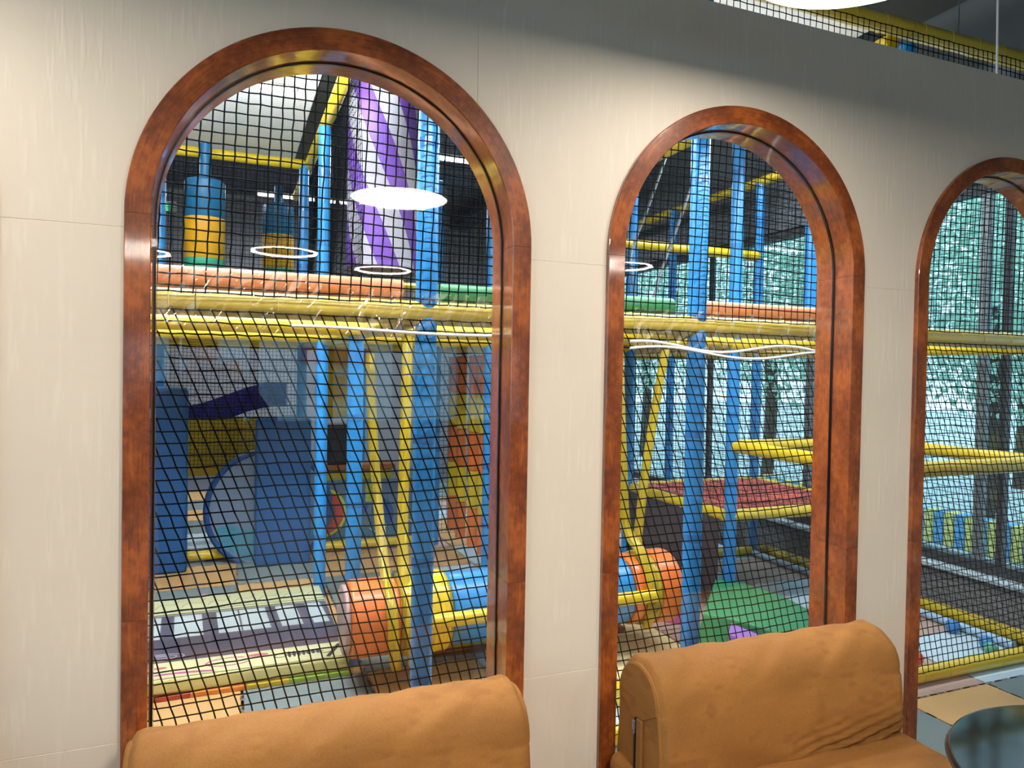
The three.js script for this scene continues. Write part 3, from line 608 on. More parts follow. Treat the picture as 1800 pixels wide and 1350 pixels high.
{ // yellow back walls, black screen box, shelves
  const yw = std(0xc9a818, 0.6);
  single('wall_board', rbox(-0.55, 0.52, 0.62, 1.12, -5.02, -4.98, 0.01), yw, 'yellow board seen through the fine net between the blue panels', 'board', 'yellow boards');
  const c = single('draped_cloth', (() => { const g = new THREE.PlaneGeometry(1.0, 0.22, 60, 6), p = g.attributes.position; for (let i = 0; i < p.count; i++) { const x = p.getX(i); p.setY(i, p.getY(i) + 0.16 * x + 0.05 * Math.sin(x * 5)); p.setZ(i, 0.02 * Math.sin(x * 26)); } g.computeVertexNormals(); return g.translate(0, 1.22, -5.0); })(), std(0x2c2f8f, 0.8, { side: THREE.DoubleSide }), 'dark blue cloth draped above the yellow board', 'cloth');
  single('wall_board', rbox(0.8, 1.1, 1.13, 1.74, -4.72, -4.68, 0.01), yw, 'yellow upright board above the black box in the first window', 'board', 'yellow boards');
  const t = thing('screen_box', 'black box standing on a brown shelf behind the blue posts', 'box', undefined, [0.95, 0.71, -4.86]);
  part('case', rbox(-0.17, 0.17, 0, 0.36, -0.12, 0.12, 0.02), M.black, t); part('front_bezel', rbox(-0.15, 0.15, 0.03, 0.33, 0.118, 0.126, 0.004), std(0x10151b, 0.25), t);
  const s = thing('play_shelf', 'brown topped yellow shelf under the black box', 'shelf', undefined, [0.95, 0, -4.86]);
  part('top', rbox(-0.24, 0.5, 0.66, 0.71, -0.15, 0.15, 0.01), std(0x9a5a34, 0.6), s); part('body', rbox(-0.22, 0.48, 0, 0.66, -0.13, 0.1, 0.01), std(0xc2b53a, 0.6), s);
}
{ // printed soft mat
  const tex = canvasTex(1024, 1024, (c, w, h) => {
    const Y = z => h * (1 - (-1.93 - z) / 1.27), X = x => w * (x + 0.6) / 1.2;
    c.fillStyle = '#d9d9a6'; c.fillRect(0, 0, w, h);
    c.fillStyle = '#4a424e'; c.fillRect(0, Y(-2.46), w, Y(-2.13) - Y(-2.46));
    c.fillStyle = '#55505e'; c.fillRect(0, Y(-2.86), w, Y(-2.46) - Y(-2.86));
    c.fillStyle = '#c9d6d8';
    for (const [a, b] of [[-0.57, -0.5], [-0.44, -0.33], [-0.26, -0.11], [-0.03, 0.09], [0.1, 0.25], [0.31, 0.43], [0.49, 0.58]]) { c.beginPath(); c.moveTo(X(a), Y(-2.47)); c.lineTo(X(b), Y(-2.47)); c.lineTo(X(b - 0.02), Y(-2.84)); c.lineTo(X(a - 0.02), Y(-2.84)); c.fill(); }
    c.strokeStyle = '#16161c'; c.lineWidth = 12; c.beginPath(); c.moveTo(0, Y(-2.88)); c.lineTo(w, Y(-2.88)); c.stroke(); c.lineWidth = 5; c.beginPath(); c.moveTo(0, Y(-2.93)); c.lineTo(w, Y(-2.93)); c.stroke();
    c.strokeStyle = '#a9a7b8'; c.lineWidth = 7; for (const q of [0.03, 0.06, 0.09]) { c.beginPath(); c.ellipse(X(-0.3), Y(-2.2), q * 1000, q * 400, 0, 0, 7); c.stroke(); }
    c.strokeStyle = '#b0488f'; c.lineWidth = 16; c.beginPath(); c.moveTo(X(-0.4), Y(-1.97)); c.quadraticCurveTo(X(-0.2), Y(-1.99), X(-0.05), Y(-1.95)); c.stroke(); c.lineWidth = 9; c.beginPath(); c.ellipse(X(0.02), Y(-2.04), 90, 40, 0, 0.5, 5.5); c.stroke();
    c.fillStyle = '#b65a6a'; c.beginPath(); c.ellipse(X(0.16), Y(-2.08), 46, 16, 0, 0, 7); c.fill(); c.beginPath(); c.ellipse(X(-0.3), Y(-2.06), 30, 12, 0, 0, 7); c.fill();
    c.strokeStyle = '#1c2026'; c.fillStyle = '#1c2026'; c.lineWidth = 6; c.beginPath(); c.ellipse(X(0.27), Y(-2.03), 26, 18, 0, 0, 7); c.stroke(); c.fillRect(X(0.29), Y(-2.035), 170, 8);
    for (let i = 0; i < 7; i++) { c.beginPath(); c.ellipse(X(0.315 + i * 0.024), Y(-2.035), 7, 34 - i * 2, 0, 0, 7); c.fill(); }
    c.beginPath(); c.ellipse(X(0.5), Y(-2.03), 34, 26, 0, 0, 7); c.stroke(); c.beginPath(); c.moveTo(X(0.5), Y(-1.94)); c.lineTo(X(0.58), Y(-2.1)); c.lineWidth = 18; c.stroke();
    c.strokeStyle = '#8a8ea0'; c.lineWidth = 5; for (let i = 0; i < 8; i++) { c.beginPath(); c.moveTo(X(-0.55 + i * 0.15), Y(-3.0)); c.bezierCurveTo(X(-0.5 + i * 0.15), Y(-3.2), X(-0.45 + i * 0.15), Y(-2.95), X(-0.42 + i * 0.15), Y(-3.15)); c.stroke(); }
  });
  const t = thing('printed_mat', 'soft printed play mat with train windows, swirls and a fish skeleton', 'mat', undefined, [0, 0, -2.565]);
  const pg = new THREE.PlaneGeometry(1.18, 1.25).rotateX(-Math.PI / 2).translate(0, 0.1012, 0);
  part('print', pg, phys(0xffffff, 0.3, { map: tex }), t);
  part('cushion', rbox(-0.6, 0.6, 0.022, 0.1, -0.635, 0.635, 0.022, 4), phys(0xc8c98a, 0.35), t);
  const cs = [[-0.6, -0.15, 0x9c3324], [-0.15, 0.1, 0xc8782c], [0.1, 0.3, 0xc2a72a], [0.3, 0.6, 0x7fa53a]];
  for (const [a, b, c] of cs) part('base_strip', rbox(a, b, 0, 0.024, 0.56, 0.648, 0.004), phys(c, 0.5), t);
}
{ // suspended barrel roller
  const t = thing('barrel_roller', 'striped soft barrel of orange, yellow and blue bands hung on yellow straps', 'barrel', undefined, [0, 0.335, -1.8]);
  const band = (x0, x1, R, m, e = 0.02) => part('band', new THREE.LatheGeometry([[0.001, x0], [R - e, x0], [R - e * 0.3, x0 + e * 0.3], [R, x0 + e], [R, x1 - e], [R - e * 0.3, x1 - e * 0.3], [R - e, x1], [0.001, x1]].map(p => new THREE.Vector2(...p)), 44).rotateZ(-Math.PI / 2), m, t);
  const pale = phys(0xa8908e, 0.5);
  band(0.535, 0.56, 0.17, pale, 0.01); band(0.56, 0.80, 0.19, M.orange); band(0.80, 1.06, 0.205, M.yellowStrap); band(1.06, 2.12, 0.185, M.blue); band(2.12, 2.19, 0.2, M.orange); band(2.19, 2.28, 0.21, M.yellowStrap); band(2.28, 2.42, 0.21, M.orange);
  const strap = (pts, r, seg) => part('strap', tubeAlong(pts, r, seg ?? 60, 12), M.yellowStrap, t);
  const o = V(0, -0.335, 1.8), q = (x, y, z) => V(x, y, z).add(o);
  strap([q(0.905, 1.76, -2.05), q(0.885, 1.2, -1.98), q(0.86, 0.8, -1.9), q(0.83, 0.5, -1.72), q(0.84, 0.3, -1.585), q(0.86, 0.14, -1.62)], 0.03);
  strap([q(0.75, 1.66, -2.3), q(0.755, 1.2, -2.2), q(0.76, 0.8, -2.03), q(0.75, 0.55, -1.8), q(0.745, 0.4, -1.6), q(0.755, 0.2, -1.585), q(0.78, 0.12, -1.66)], 0.027);
  strap([q(2.56, 1.74, -2.05), q(2.46, 1.3, -2.02), q(2.35, 0.8, -1.96), q(2.27, 0.5, -1.86), q(2.2, 0.33, -1.585), q(2.21, 0.15, -1.66)], 0.027);
  strap([q(2.13, 1.74, -1.9), q(2.14, 1.1, -1.85), q(2.17, 0.66, -1.82), q(2.2, 0.56, -1.72), q(2.2, 0.4, -1.6), q(2.18, 0.3, -1.59)], 0.03);
  part('buckle', new THREE.TorusGeometry(0.035, 0.01, 8, 20).rotateY(0.3).translate(0.86, -0.02, 0.245), M.yellowStrap, t);
  part('buckle', new THREE.TorusGeometry(0.03, 0.009, 8, 20).rotateY(0.3).translate(2.2, -0.05, 0.24), M.yellowStrap, t);
  // base it rolls over
  const b = thing('roller_base', 'low yellow and dark red padded base under the barrel', 'base', undefined, [1.5, 0, -2.15]);
  part('pad', rbox(-0.5, 0.75, 0.03, 0.09, -0.15, 0.15, 0.02), M.yellow, b); part('skirt', rbox(-0.52, 0.77, 0, 0.03, -0.16, 0.16, 0.008), phys(0x7a3a34, 0.6), b);
  rail([V(0.93, 0.36, -1.56), V(2.2, 0.36, -1.56)], 'short yellow rail in front of the blue band of the barrel', 'barrel rail', { ties: 0, r: 0.035 });
}
// hanging foam noodles
{
  const list = [[1.9, -4.4, 0.135, 'first and farthest'], [1.885, -4.1, 0.13, 'second'], [1.885, -3.78, 0.13, 'third'], [1.87, -3.48, 0.14, 'fourth and nearest']];
  for (const [x, z, y0, l] of list) {
    const t = thing('foam_noodle', `orange and yellow banded hanging noodle, ${l} in its row`, 'noodle', 'hanging foam noodles', [x, 0, z]);
    const R = 0.046, top = 1.70, n = 5, hs = (top - y0) / n;
    for (let i = 0; i < n; i++) part('foam_band', padded(V(0, y0 + i * hs, 0), V(0, y0 + (i + 1) * hs - 0.001, 0), R, 16), i % 2 ? M.yellow : M.orange, t);
    part('cord', bar(V(0, top, 0), V(0, L1 + 0.03, 0), 0.005, 6), M.grayMetal, t);
  }
}
// balls
function ball(x, y, z, r, c, label) { const t = thing('play_ball', label, 'ball', 'plastic play balls', [x, y, z]); part('shell', new THREE.SphereGeometry(r, 28, 18), phys(c, 0.3), t); part('mould_seam', new THREE.TorusGeometry(r, r * 0.012, 6, 40).rotateX(1.2), phys(c, 0.4), t); }
ball(-0.13, 0.043, -3.28, 0.042, 0xd8688f, 'pink ball behind the printed mat');
ball(4.15, 0.042, -1.56, 0.04, 0xc08ab0, 'mauve ball beside the left frame of the rightmost window');
ball(4.2, 0.042, -1.3, 0.042, 0x2f78b8, 'blue ball resting against the pale pipe');
ball(4.13, 0.042, -1.04, 0.04, 0x2c74b4, 'blue ball near the floor rail at the far right');
ball(4.06, 0.042, -0.97, 0.038, 0x4f9a86, 'green ball beside the front floor rail');
ball(3.52, 0.042, -1.02, 0.045, 0xd15548, 'red ball low at the left frame of the rightmost window');
ball(3.6, 0.042, -1.13, 0.042, 0xc96fa6, 'pink ball touching the red ball');
ball(3.78, 0.042, -1.6, 0.04, 0xcfdbe0, 'pale ball among the mats of the rightmost window');
{ // soft blocks
  const prism = (pts, d, m, pos, turn, name, label) => { const s = new THREE.Shape(pts.map(p => new THREE.Vector2(...p))), g = new THREE.ExtrudeGeometry(s, { depth: d, bevelEnabled: true, bevelSize: 0.008, bevelThickness: 0.008, bevelSegments: 2 }); const o = single(name, g, m, label, 'soft block', 'soft play blocks'); o.position.set(...pos); o.rotation.y = turn; return o; };
  const arc = [[0, 0.01]]; for (let i = 0; i <= 14; i++) { const a = Math.PI / 2 * (1 - i / 14); arc.push([0.06 + 0.62 * Math.cos(a), 0.01 + 0.25 * Math.sin(a)]); }
  prism(arc, 0.7, M.green, [2.86, 0.008, -1.98], -0.75, 'curved_ramp', 'green curved foam ramp in the second window');
  prism([[0, 0], [0.34, 0], [0.34, 0.14], [0, 0.24]], 0.16, M.lilac, [2.51, 0.008, -1.3], -0.75, 'wedge_block', 'purple foam wedge in front of the green ramp');
  prism([[0, 0], [0.25, 0], [0.25, 0.08], [0, 0.12]], 0.2, M.lilac, [3.5, 0.008, -1.75], -0.4, 'wedge_block', 'purple foam wedge at the right end of the green ramp');
  prism([[0, 0], [0.34, 0], [0.34, 0.16], [0.02, 0.16]], 0.3, M.magenta, [2.48, 0.008, -2.2], 0.7, 'wedge_block', 'magenta foam block between barrel and green ramp');
  prism([[0, 0], [0.7, 0], [0.7, 0.06], [0, 0.06]], 0.12, M.yellow, [2.75, 0.008, -2.8], -0.5, 'kerb_block', 'yellow foam kerb behind the magenta block');
  single('step_block', rbox(1.72, 1.98, 0, 0.1, -1.22, -1.0, 0.025), M.yellow, 'yellow foam block beside the zipped sofa end, behind the net', 'soft block', 'soft play blocks');
}
// slanting steel rods and hanging cable
single('stay_rod', tubeAlong([V(3.118, 3.29, -2.9), V(2.95, 2.84, -2.9), V(2.811, 2.46, -2.9), V(2.84, 2.2, -2.9), V(2.88, 1.86, -2.9)], 0.011, 40, 8), M.grayMetal, 'grey slanting rod on the upper level of the second window, left one', 'rod', 'slanting rods');
single('stay_rod', tubeAlong([V(3.334, 3.03, -2.9), V(3.2, 2.68, -2.9), V(3.1, 2.42, -2.9), V(3.018, 2.17, -2.9), V(2.97, 2.02, -2.9), V(3.0, 1.85, -2.8)], 0.013, 40, 8), M.grayMetal, 'grey slanting rod on the upper level of the second window, right one', 'rod', 'slanting rods');
single('hanging_cable', bar(V(3.148, 2.56, -0.4), V(3.11, CEIL, -0.4), 0.0045, 8), std(0xe8ecf2, 0.5), 'white cable hanging behind the wall at the upper right', 'cable');
{
  const t = thing('exit_light', 'tiny green exit light at the dark upper left of the first window', 'light', undefined, [-0.62, 3.2, -6.4]);
  part('case', rbox(-0.12, 0.12, -0.06, 0.06, -0.02, 0.02, 0.006), std(0x1b2620, 0.6), t);
  part('glow_face', box(-0.045, 0.045, -0.045, 0.045, 0.02, 0.023), new THREE.MeshStandardMaterial({ color: 0x0a5a30, emissive: 0x18c06a, emissiveIntensity: 0.7 }), t);
  part('bracket', bar(V(0, 0.05, 0), V(0, CEIL - 3.2, 0), 0.006, 6), M.grayMetal, t);
}

// ---------------------------------------------------------------- sofas
function sofa(x, label, zipped) {
  const t = thing('velvet_sofa', label, 'sofa', 'mustard velvet sofas', [x, 0, 0.03]);
  const w = 0.42, D = 0.22, r = 0.108, top = 0.825, bot = 0.5;
  // profile from back bottom over the rounded top to the front bottom, in (z, y)
  const prof = [];
  for (let i = 0; i <= 8; i++) prof.push([0, bot + (top - r - bot) * i / 8]);
  for (let i = 1; i <= 16; i++) { const a = Math.PI - Math.PI * i / 16; prof.push([r + 0.002 + r * Math.cos(a), top - r + r * Math.sin(a)]); }
  for (let i = 1; i <= 22; i++) { const k = i / 22; prof.push([D + 0.012 * Math.sin(k * Math.PI), top - r - (top - r - bot) * k]); }
  const cz = D / 2, cy = 0.66, N = 90, pos = [], uv = [], idx = [], m = prof.length;
  const len = [0]; for (let i = 1; i < m; i++) len.push(len[i - 1] + Math.hypot(prof[i][0] - prof[i - 1][0], prof[i][1] - prof[i - 1][1]));
  for (let a = 0; a <= N; a++) {
    const u = a / N, e = Math.min(u, 1 - u) * 2 * w, sh = e < 0.03 ? 0.03 - Math.sqrt(Math.max(0, 0.0009 - (0.03 - e) ** 2)) : 0, X = -w + 2 * w * u;
    for (let b = 0; b < m; b++) {
      const [z, y] = prof[b], dz = z - cz, dy = y - cy, L = Math.hypot(dz, dy), f = 1 - sh * 0.7 / L;
      let d = 0;
      if (b > 24) { // pulled cloth folds near the seat
        const s = (y - bot), k = Math.exp(-(((s - 0.02) / 0.07) ** 2));
        d = k * 0.011 * Math.sin((s * 3.2 - X * 0.62) * 70 + X * 3) * sstep(-0.1, 0.25, X) + 0.004 * k * Math.sin(X * 24 + s * 40) + 0.0015 * Math.sin(X * 37 + y * 25);
      } else if (b > 8) d = 0.0022 * Math.sin(X * 29 + b) + 0.002 * Math.sin(X * 53 + b * 1.7);
      pos.push(X, cy + dy * f + (b > 24 ? 0 : d), cz + dz * f + (b > 24 ? d : 0)); uv.push(X, len[b]);
    }
  }
  for (let a = 0; a < N; a++) for (let b = 0; b < m - 1; b++) { const p = a * m + b; idx.push(p, p + m, p + 1, p + 1, p + m, p + m + 1); }
  const g = new THREE.BufferGeometry(); g.setAttribute('position', new THREE.Float32BufferAttribute(pos, 3)); g.setAttribute('uv', new THREE.Float32BufferAttribute(uv, 2)); g.setIndex(idx); g.computeVertexNormals();
  part('backrest', g, M.velvet, t);
  const capPts = prof.map(([z, y]) => { const dz = z - cz, dy = y - cy, L = Math.hypot(dz, dy), f = 1 - 0.021 / L; return [cz + dz * f, cy + dy * f]; });
  for (const s of [-1, 1]) {
    const shape = new THREE.Shape(capPts.map(q => new THREE.Vector2(-q[0] * s, q[1])));
    const e = part('end_panel', new THREE.ExtrudeGeometry(shape, { depth: 0.004, bevelEnabled: true, bevelSize: 0.004, bevelThickness: 0.006, bevelSegments: 2 }).rotateY(s * Math.PI / 2).translate(s * (w - 0.006), 0, 0), M.velvet, t);
    part('piping', tubeAlong(capPts.map(q => V(s * (w + 0.002), q[1], q[0])), 0.0035, 120, 8), M.velvet, t);
    // rounded upper part of the end, set off by a curved seam
    const cap = new THREE.Shape(), top2 = capPts.filter(q => q[1] > 0.7); cap.setFromPoints([...top2.map(q => new THREE.Vector2(-q[0] * s, q[1])), new THREE.Vector2(-(cz + 0.03) * s, 0.672), new THREE.Vector2(-(cz - 0.03) * s, 0.675)]);
    part('end_cap', new THREE.ExtrudeGeometry(cap, { depth: 0.002, bevelEnabled: true, bevelSize: 0.001, bevelThickness: 0.002, bevelSegments: 2 }).rotateY(s * Math.PI / 2).translate(s * (w + 0.003), 0, 0), M.velvet, t);
    if (s < 0 && zipped) {
      const z = part('zipper', box(-w - 0.0125, -w - 0.004, 0.5, 0.665, cz - 0.004, cz + 0.003), std(0x1a1208, 0.9), t);
      part('zip_pull', merge([rbox(-w - 0.018, -w - 0.011, 0.635, 0.66, cz - 0.006, cz + 0.003, 0.002), new THREE.TorusGeometry(0.005, 0.0014, 6, 14).rotateY(Math.PI / 2).translate(-w - 0.016, 0.63, cz)]), M.grayMetal, z);
      part('zip_flap', rbox(-w - 0.013, -w - 0.004, 0.5, 0.668, cz + 0.006, cz + 0.03, 0.003), M.velvet, t);
    }
  }
  part('seat', rbox(-w - 0.035, w + 0.02, 0.4, 0.533, 0, 0.72, 0.035, 6), M.velvet, t);
  part('seat_base', rbox(-w - 0.03, w + 0.015, 0.07, 0.4, 0.01, 0.70, 0.015), M.velvet, t);
  for (const [fx, fz] of [[-1, 0.05], [1, 0.05], [-1, 0.65], [1, 0.65]]) part('leg', bar(V(fx * (w - 0.05), 0, fz), V(fx * (w - 0.05), 0.07, fz), 0.02, 14, 0.026), M.black, t);
}
sofa(0.243, 'mustard velvet sofa under the first and largest window', true);
sofa(1.445, 'mustard velvet sofa with a zipper on its end, under the second window', true);
sofa(-0.96, 'mustard velvet sofa past the left edge', true);

// ---------------------------------------------------------------- round table
{
  const t = thing('round_table', 'round black glossy table at the lower right corner', 'table', undefined, [1.84, 0, 0.9]);
  const R = 0.4, h = 0.72, n = noiseField(256, 256, 30, 30, 501), n2 = noiseField(256, 256, 6, 6, 502);
  const rough = dataTex(256, 256, i => { const v = 40 + 60 * sstep(0.55, 0.8, n2[i]) + 25 * n[i]; return [v, v, v]; }, false, 2, 2);
  part('table_top', new THREE.LatheGeometry([[0.001, h - 0.028], [R - 0.012, h - 0.028], [R - 0.003, h - 0.024], [R, h - 0.016], [R, h - 0.006], [R - 0.003, h - 0.001], [R - 0.008, h], [0.001, h]].map(p => new THREE.Vector2(...p)), 96), phys(0x03060b, 0.45, { roughnessMap: rough, clearcoat: 0.5, clearcoatRoughness: 0.08 }), t);
  part('edge_band', new THREE.TorusGeometry(R - 0.001, 0.004, 8, 96).rotateX(Math.PI / 2).translate(0, h - 0.012, 0), phys(0x2a2d30, 0.4), t);
  part('column', new THREE.CylinderGeometry(0.035, 0.035, h - 0.05, 24).translate(0, h / 2, 0), M.black, t);
  part('base', new THREE.LatheGeometry([[0.001, 0.03], [0.06, 0.028], [0.22, 0.012], [0.23, 0.006], [0.23, 0], [0.001, 0]].map(p => new THREE.Vector2(...p)), 48), M.black, t);
}

// ---------------------------------------------------------------- outdoors
structMesh('ground', box(XR + 0.2, 40, -0.5, -0.4, -40, 40), std(0xb9c2c4, 0.9), 'pale paved ground outside the windows', 'ground');
structMesh('ground_back', box(-30, XR + 0.2, -0.5, -0.4, ZB + 0.2, 40), std(0xb0b6b8, 0.9), 'pale street behind the seating side', 'ground');
{ // low barrier of yellow and blue blocks
  const cs = [phys(0xe8cf74, 0.5), phys(0x5a9fd0, 0.5)];
  for (let i = 0; i < 40; i++) { const o = single('barrier_block', rbox(7.9, 8.1, -0.4, 0.0, -0.062, 0.062, 0.02), cs[i % 2], i % 2 ? 'blue block of the low barrier outside the right windows' : 'yellow block of the low barrier outside the right windows', 'barrier', i % 2 ? 'blue barrier blocks' : 'yellow barrier blocks'); o.position.z = -7.2 + i * 0.13; }
}
function tree(x, z, h, label) {
  const t = thing('street_tree', label, 'tree', 'trees outside the windows', [x, -0.4, z]);
  part('trunk', tubeAlong([V(0, 0, 0), V(0.05, h * 0.3, 0.03), V(-0.04, h * 0.6, 0)], 0.11, 20, 8), std(0x4a4238, 0.9), t);
  const pos = [], n = 4300;
  for (let i = 0; i < n; i++) {
    const c = Math.floor(rnd() * 14), a = c * 2.4, R = h * 0.24, cx = R * 0.9 * Math.cos(a) * (0.4 + (c % 3) * 0.3), cz = R * 0.9 * Math.sin(a) * (0.4 + (c % 4) * 0.25), cy = h * (0.42 + 0.04 * c);
    const u = rr(-1, 1), th = rr(0, 6.283), q = Math.cbrt(rnd()) * h * 0.16, s = Math.sqrt(1 - u * u), p = V(cx + q * s * Math.cos(th), cy + q * u, cz + q * s * Math.sin(th));
    const d1 = V(rr(-1, 1), rr(-1, 1), rr(-1, 1)).normalize().multiplyScalar(0.075), d2 = V(rr(-1, 1), rr(-1, 1), rr(-1, 1)).normalize().multiplyScalar(0.04);
    const A = p.clone().sub(d1), B = p.clone().add(d2), C = p.clone().add(d1), D = p.clone().sub(d2);
    for (const v of [A, B, C, A, C, D]) pos.push(v.x, v.y, v.z);
  }
  const g = new THREE.BufferGeometry(); g.setAttribute('position', new THREE.Float32BufferAttribute(pos, 3)); g.computeVertexNormals();
  const m = part('foliage', g, M.leaf ??= phys(0xb4d6c4, 1, { side: THREE.DoubleSide, transmission: 0.45, thickness: 0 }), t); m.userData = { kind: 'stuff' };
}
[[9.3, -0.6, 4.8, 'tree right of the mullions in the rightmost window'], [9.3, -4.6, 4.9, 'tree left of the mullions in the rightmost window'], [9.3, -8.7, 5, 'tree behind the upper right of the second window'], [9.3, -12.9, 5, 'tree behind the red platform in the second window'], [13.4, -2.6, 5, 'second row tree behind the rightmost window'], [13.4, -6.8, 5.2, 'second row tree behind the second window'], [13.4, -11, 5.2, 'farthest second row tree at the left of the second window'], [9.3, 3.5, 4.8, 'tree past the right edge outside']].forEach(a => tree(...a));
{ // houses across the street, mirrored in the first window
  const t = thing('street_building', 'pale shop building across the street behind the seating side', 'building', undefined, [-0.5, -0.4, 24]);
  part('facade', box(-14, 14, 0, 6, 0, 3), std(0xc3ccd3, 0.9), t);
  for (let i = 0; i < 9; i++) { const x = -12.6 + i * 3.1; const w = part('shop_window', box(x + 0.2, x + 1.5, 0.9, 1.7, -0.05, 0), std(0x5d7286, 0.4), t); part('sign_board', box(x, x + 2.4, 2.1, 2.7, -0.12, 0), std([0xd9dee2, 0xc8d2dc, 0xb9575c][i % 3], 0.6), t); }
}

// ---------------------------------------------------------------- the photographer, mirrored in the first window
function blob(bones, lo, size, res) {                   // tapered capsules joined smoothly
  const mc = new MarchingCubes(res, new THREE.MeshBasicMaterial(), false, false, 400000), f = mc.field; mc.isolation = 0;
  const h = size / 2, c = [lo[0] + h, lo[1] + h, lo[2] + h];
  for (let k = 0; k < res; k++) for (let j = 0; j < res; j++) for (let i = 0; i < res; i++) {
    const x = c[0] + (i - res / 2) / (res / 2) * h, y = c[1] + (j - res / 2) / (res / 2) * h, z = c[2] + (k - res / 2) / (res / 2) * h; let d = 9;
    for (const [a, ra, b, rb, ks] of bones) {
      const bx = b[0] - a[0], by = b[1] - a[1], bz = b[2] - a[2], px = x - a[0], py = y - a[1], pz = z - a[2], L = bx * bx + by * by + bz * bz + 1e-9, t = clamp((px * bx + py * by + pz * bz) / L, 0, 1);
      const q = Math.hypot(px - t * bx, py - t * by, pz - t * bz) - (ra + (rb - ra) * t), s = ks ?? 0.03, e = Math.max(s - Math.abs(d - q), 0) / s; d = Math.min(d, q) - e * e * s * 0.25;
    }
    f[k * res * res + j * res + i] = -d;
  }
  mc.update(); const n = mc.count, p = new Float32Array(mc.positionArray.slice(0, n * 3)), m = new Float32Array(mc.normalArray.slice(0, n * 3));
  for (let i = 0; i < n; i++) { for (let q = 0; q < 3; q++) p[i * 3 + q] = c[q] + p[i * 3 + q] * h; const l = Math.hypot(m[i * 3], m[i * 3 + 1], m[i * 3 + 2]) || 1; for (let q = 0; q < 3; q++) m[i * 3 + q] /= l; }
  const g = new THREE.BufferGeometry(); g.setAttribute('position', new THREE.BufferAttribute(p, 3)); g.setAttribute('normal', new THREE.BufferAttribute(m, 3)); return g;
}
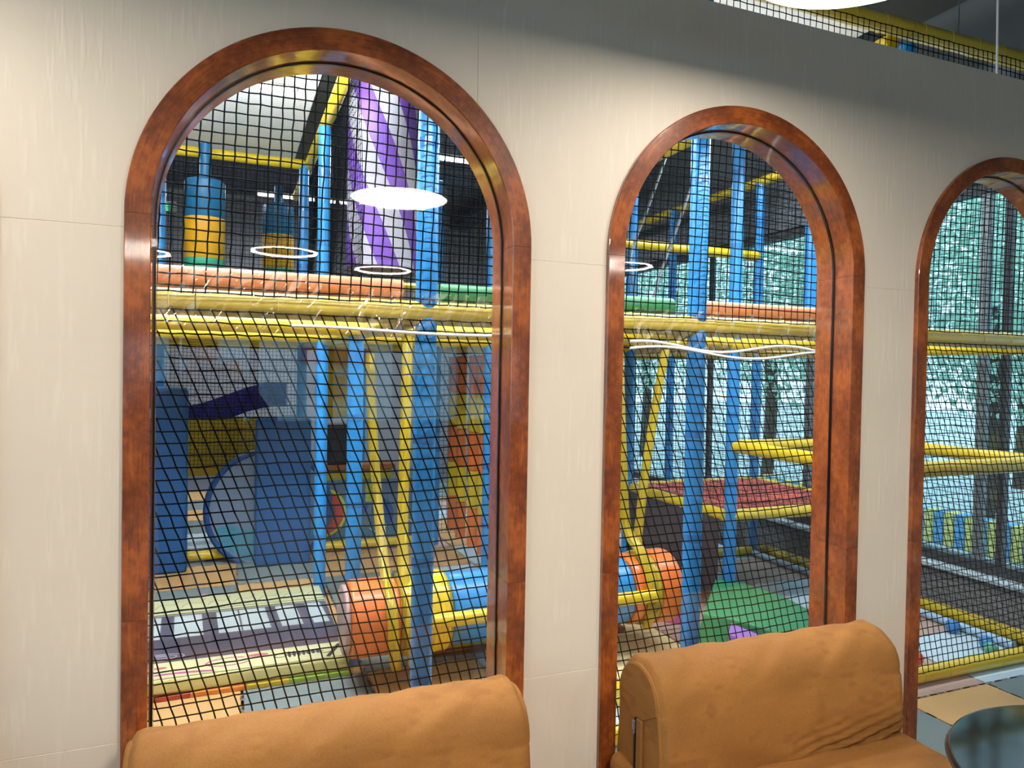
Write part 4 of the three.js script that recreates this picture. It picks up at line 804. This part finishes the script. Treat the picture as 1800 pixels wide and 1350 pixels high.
{
  const t = thing('person', 'person in dark navy clothes holding up a phone, mirrored in the first window', 'person'), X = -0.14, Z = 2.24, skin = std(0xb98a6c, 0.6), navy = std(0x1a2233, 0.9), trousers = std(0x20242c, 0.9);
  const lh = [-0.15, 1.55, 1.80], rh = [0.035, 1.55, 1.80], le = [-0.46, 1.30, 2.0], re = [0.19, 1.31, 2.02];
  const torso = [[[X, 0.98, Z], 0.15, [X, 1.2, Z], 0.14, 0.08], [[X - 0.07, 1.0, Z], 0.13, [X - 0.09, 1.34, Z], 0.135, 0.08], [[X + 0.07, 1.0, Z], 0.13, [X + 0.09, 1.34, Z], 0.135, 0.08], [[X - 0.17, 1.42, Z], 0.075, [X + 0.17, 1.42, Z], 0.075, 0.08], [[X, 1.4, Z], 0.09, [X, 1.53, Z - 0.01], 0.056, 0.06]];
  const arms = [[[X - 0.19, 1.41, Z], 0.062, le, 0.048, 0.04], [le, 0.047, lh, 0.03, 0.03], [[X + 0.19, 1.41, Z], 0.062, re, 0.048, 0.04], [re, 0.047, rh, 0.03, 0.03]];
  const legs = []; for (const s of [-1, 1]) { const kx = X + s * 0.1; legs.push([[kx, 0.95, Z], 0.1, [kx + s * 0.01, 0.5, Z - 0.02], 0.065, 0.05], [[kx + s * 0.01, 0.5, Z - 0.02], 0.062, [kx + s * 0.02, 0.1, Z], 0.042, 0.03], [[kx + s * 0.02, 0.05, Z + 0.04], 0.05, [kx + s * 0.03, 0.04, Z - 0.17], 0.04, 0.03]); }
  part('body', merge([blob([...torso, ...arms], [X - 0.45, 0.78, 1.7], 0.9, 84), blob([...legs, [[X, 0.95, Z], 0.14, [X, 1.0, Z], 0.14, 0.06]], [X - 0.58, -0.03, Z - 0.58], 1.16, 84)]), navy, t);
  const H = V(X + 0.005, 1.645, Z - 0.03), hd = (a, ra, b, rb, k) => [[H.x + a[0], H.y + a[1], H.z + a[2]], ra, [H.x + b[0], H.y + b[1], H.z + b[2]], rb, k];
  part('head', blob([hd([0, 0.03, 0.01], 0.08, [0, 0.035, 0.03], 0.082, 0.03), hd([0, -0.02, -0.03], 0.056, [0, -0.065, -0.045], 0.036, 0.03), hd([0, 0.0, -0.085], 0.012, [0, -0.022, -0.1], 0.014, 0.015), hd([0.076, 0, 0.01], 0.014, [0.078, -0.03, 0.012], 0.01, 0.01), hd([-0.076, 0, 0.01], 0.014, [-0.078, -0.03, 0.012], 0.01, 0.01), hd([-0.02, -0.05, -0.076], 0.009, [0.02, -0.05, -0.076], 0.009, 0.012), hd([0, -0.06, 0], 0.055, [0, -0.14, 0.01], 0.054, 0.03)], [H.x - 0.17, H.y - 0.18, H.z - 0.17], 0.34, 72), skin, t);
  part('hair', blob([hd([0, 0.045, 0.015], 0.088, [0, 0.04, 0.04], 0.088, 0.03), hd([0, 0.09, -0.04], 0.04, [0, 0.08, 0.02], 0.05, 0.03), hd([0, -0.02, 0.06], 0.06, [0, 0.03, 0.05], 0.07, 0.03)].map(b => b), [H.x - 0.17, H.y - 0.15, H.z - 0.12], 0.34, 56), std(0x120f0d, 0.8), t);
  for (const s of [-1, 1]) {
    const e = part('eye', new THREE.SphereGeometry(0.011, 14, 10).translate(H.x + s * 0.032, H.y + 0.012, H.z - 0.072), std(0xe8e4dc, 0.3), t); part('iris', new THREE.SphereGeometry(0.006, 10, 8).translate(H.x + s * 0.032, H.y + 0.012, H.z - 0.079), std(0x1c120c, 0.3), e);
    const c = s < 0 ? lh : rh, f = [[[c[0], c[1], c[2]], 0.03, [c[0] - s * 0.004, c[1] + 0.03, c[2] - 0.004], 0.028, 0.02]];
    for (let k = 0; k < 4; k++) { const y = c[1] + 0.042 - k * 0.021, L = [0.9, 1, 0.95, 0.8][k]; f.push([[c[0] + s * 0.012, y, c[2] - 0.006], 0.0105, [c[0] + s * 0.008, y, c[2] - 0.028 * L], 0.0095, 0.006], [[c[0] + s * 0.008, y, c[2] - 0.028 * L], 0.0095, [c[0] - s * 0.018 * L, y, c[2] - 0.036], 0.0085, 0.005]); }
    f.push([[c[0], c[1] + 0.035, c[2] + 0.012], 0.011, [c[0] - s * 0.022, c[1] + 0.04, c[2] + 0.004], 0.0095, 0.006]);
    part('hand', blob(f, [c[0] - 0.09, c[1] - 0.08, c[2] - 0.1], 0.18, 56), skin, t);
  }
  const ph = thing('phone', 'black phone held sideways by the mirrored person', 'phone', undefined, [-0.058, 1.56, 1.7665]);
  part('case', rbox(-0.081, 0.081, -0.039, 0.039, -0.0042, 0.0042, 0.004), M.black, ph);
  part('screen', rbox(-0.077, 0.077, -0.035, 0.035, 0.0042, 0.0046, 0.0002, 1), std(0x18222c, 0.15), ph);
  part('lens_ring', new THREE.TorusGeometry(0.009, 0.002, 8, 24).translate(0.058, 0.02, -0.0046), M.grayMetal, ph);
}

renderer.render(scene, camera);
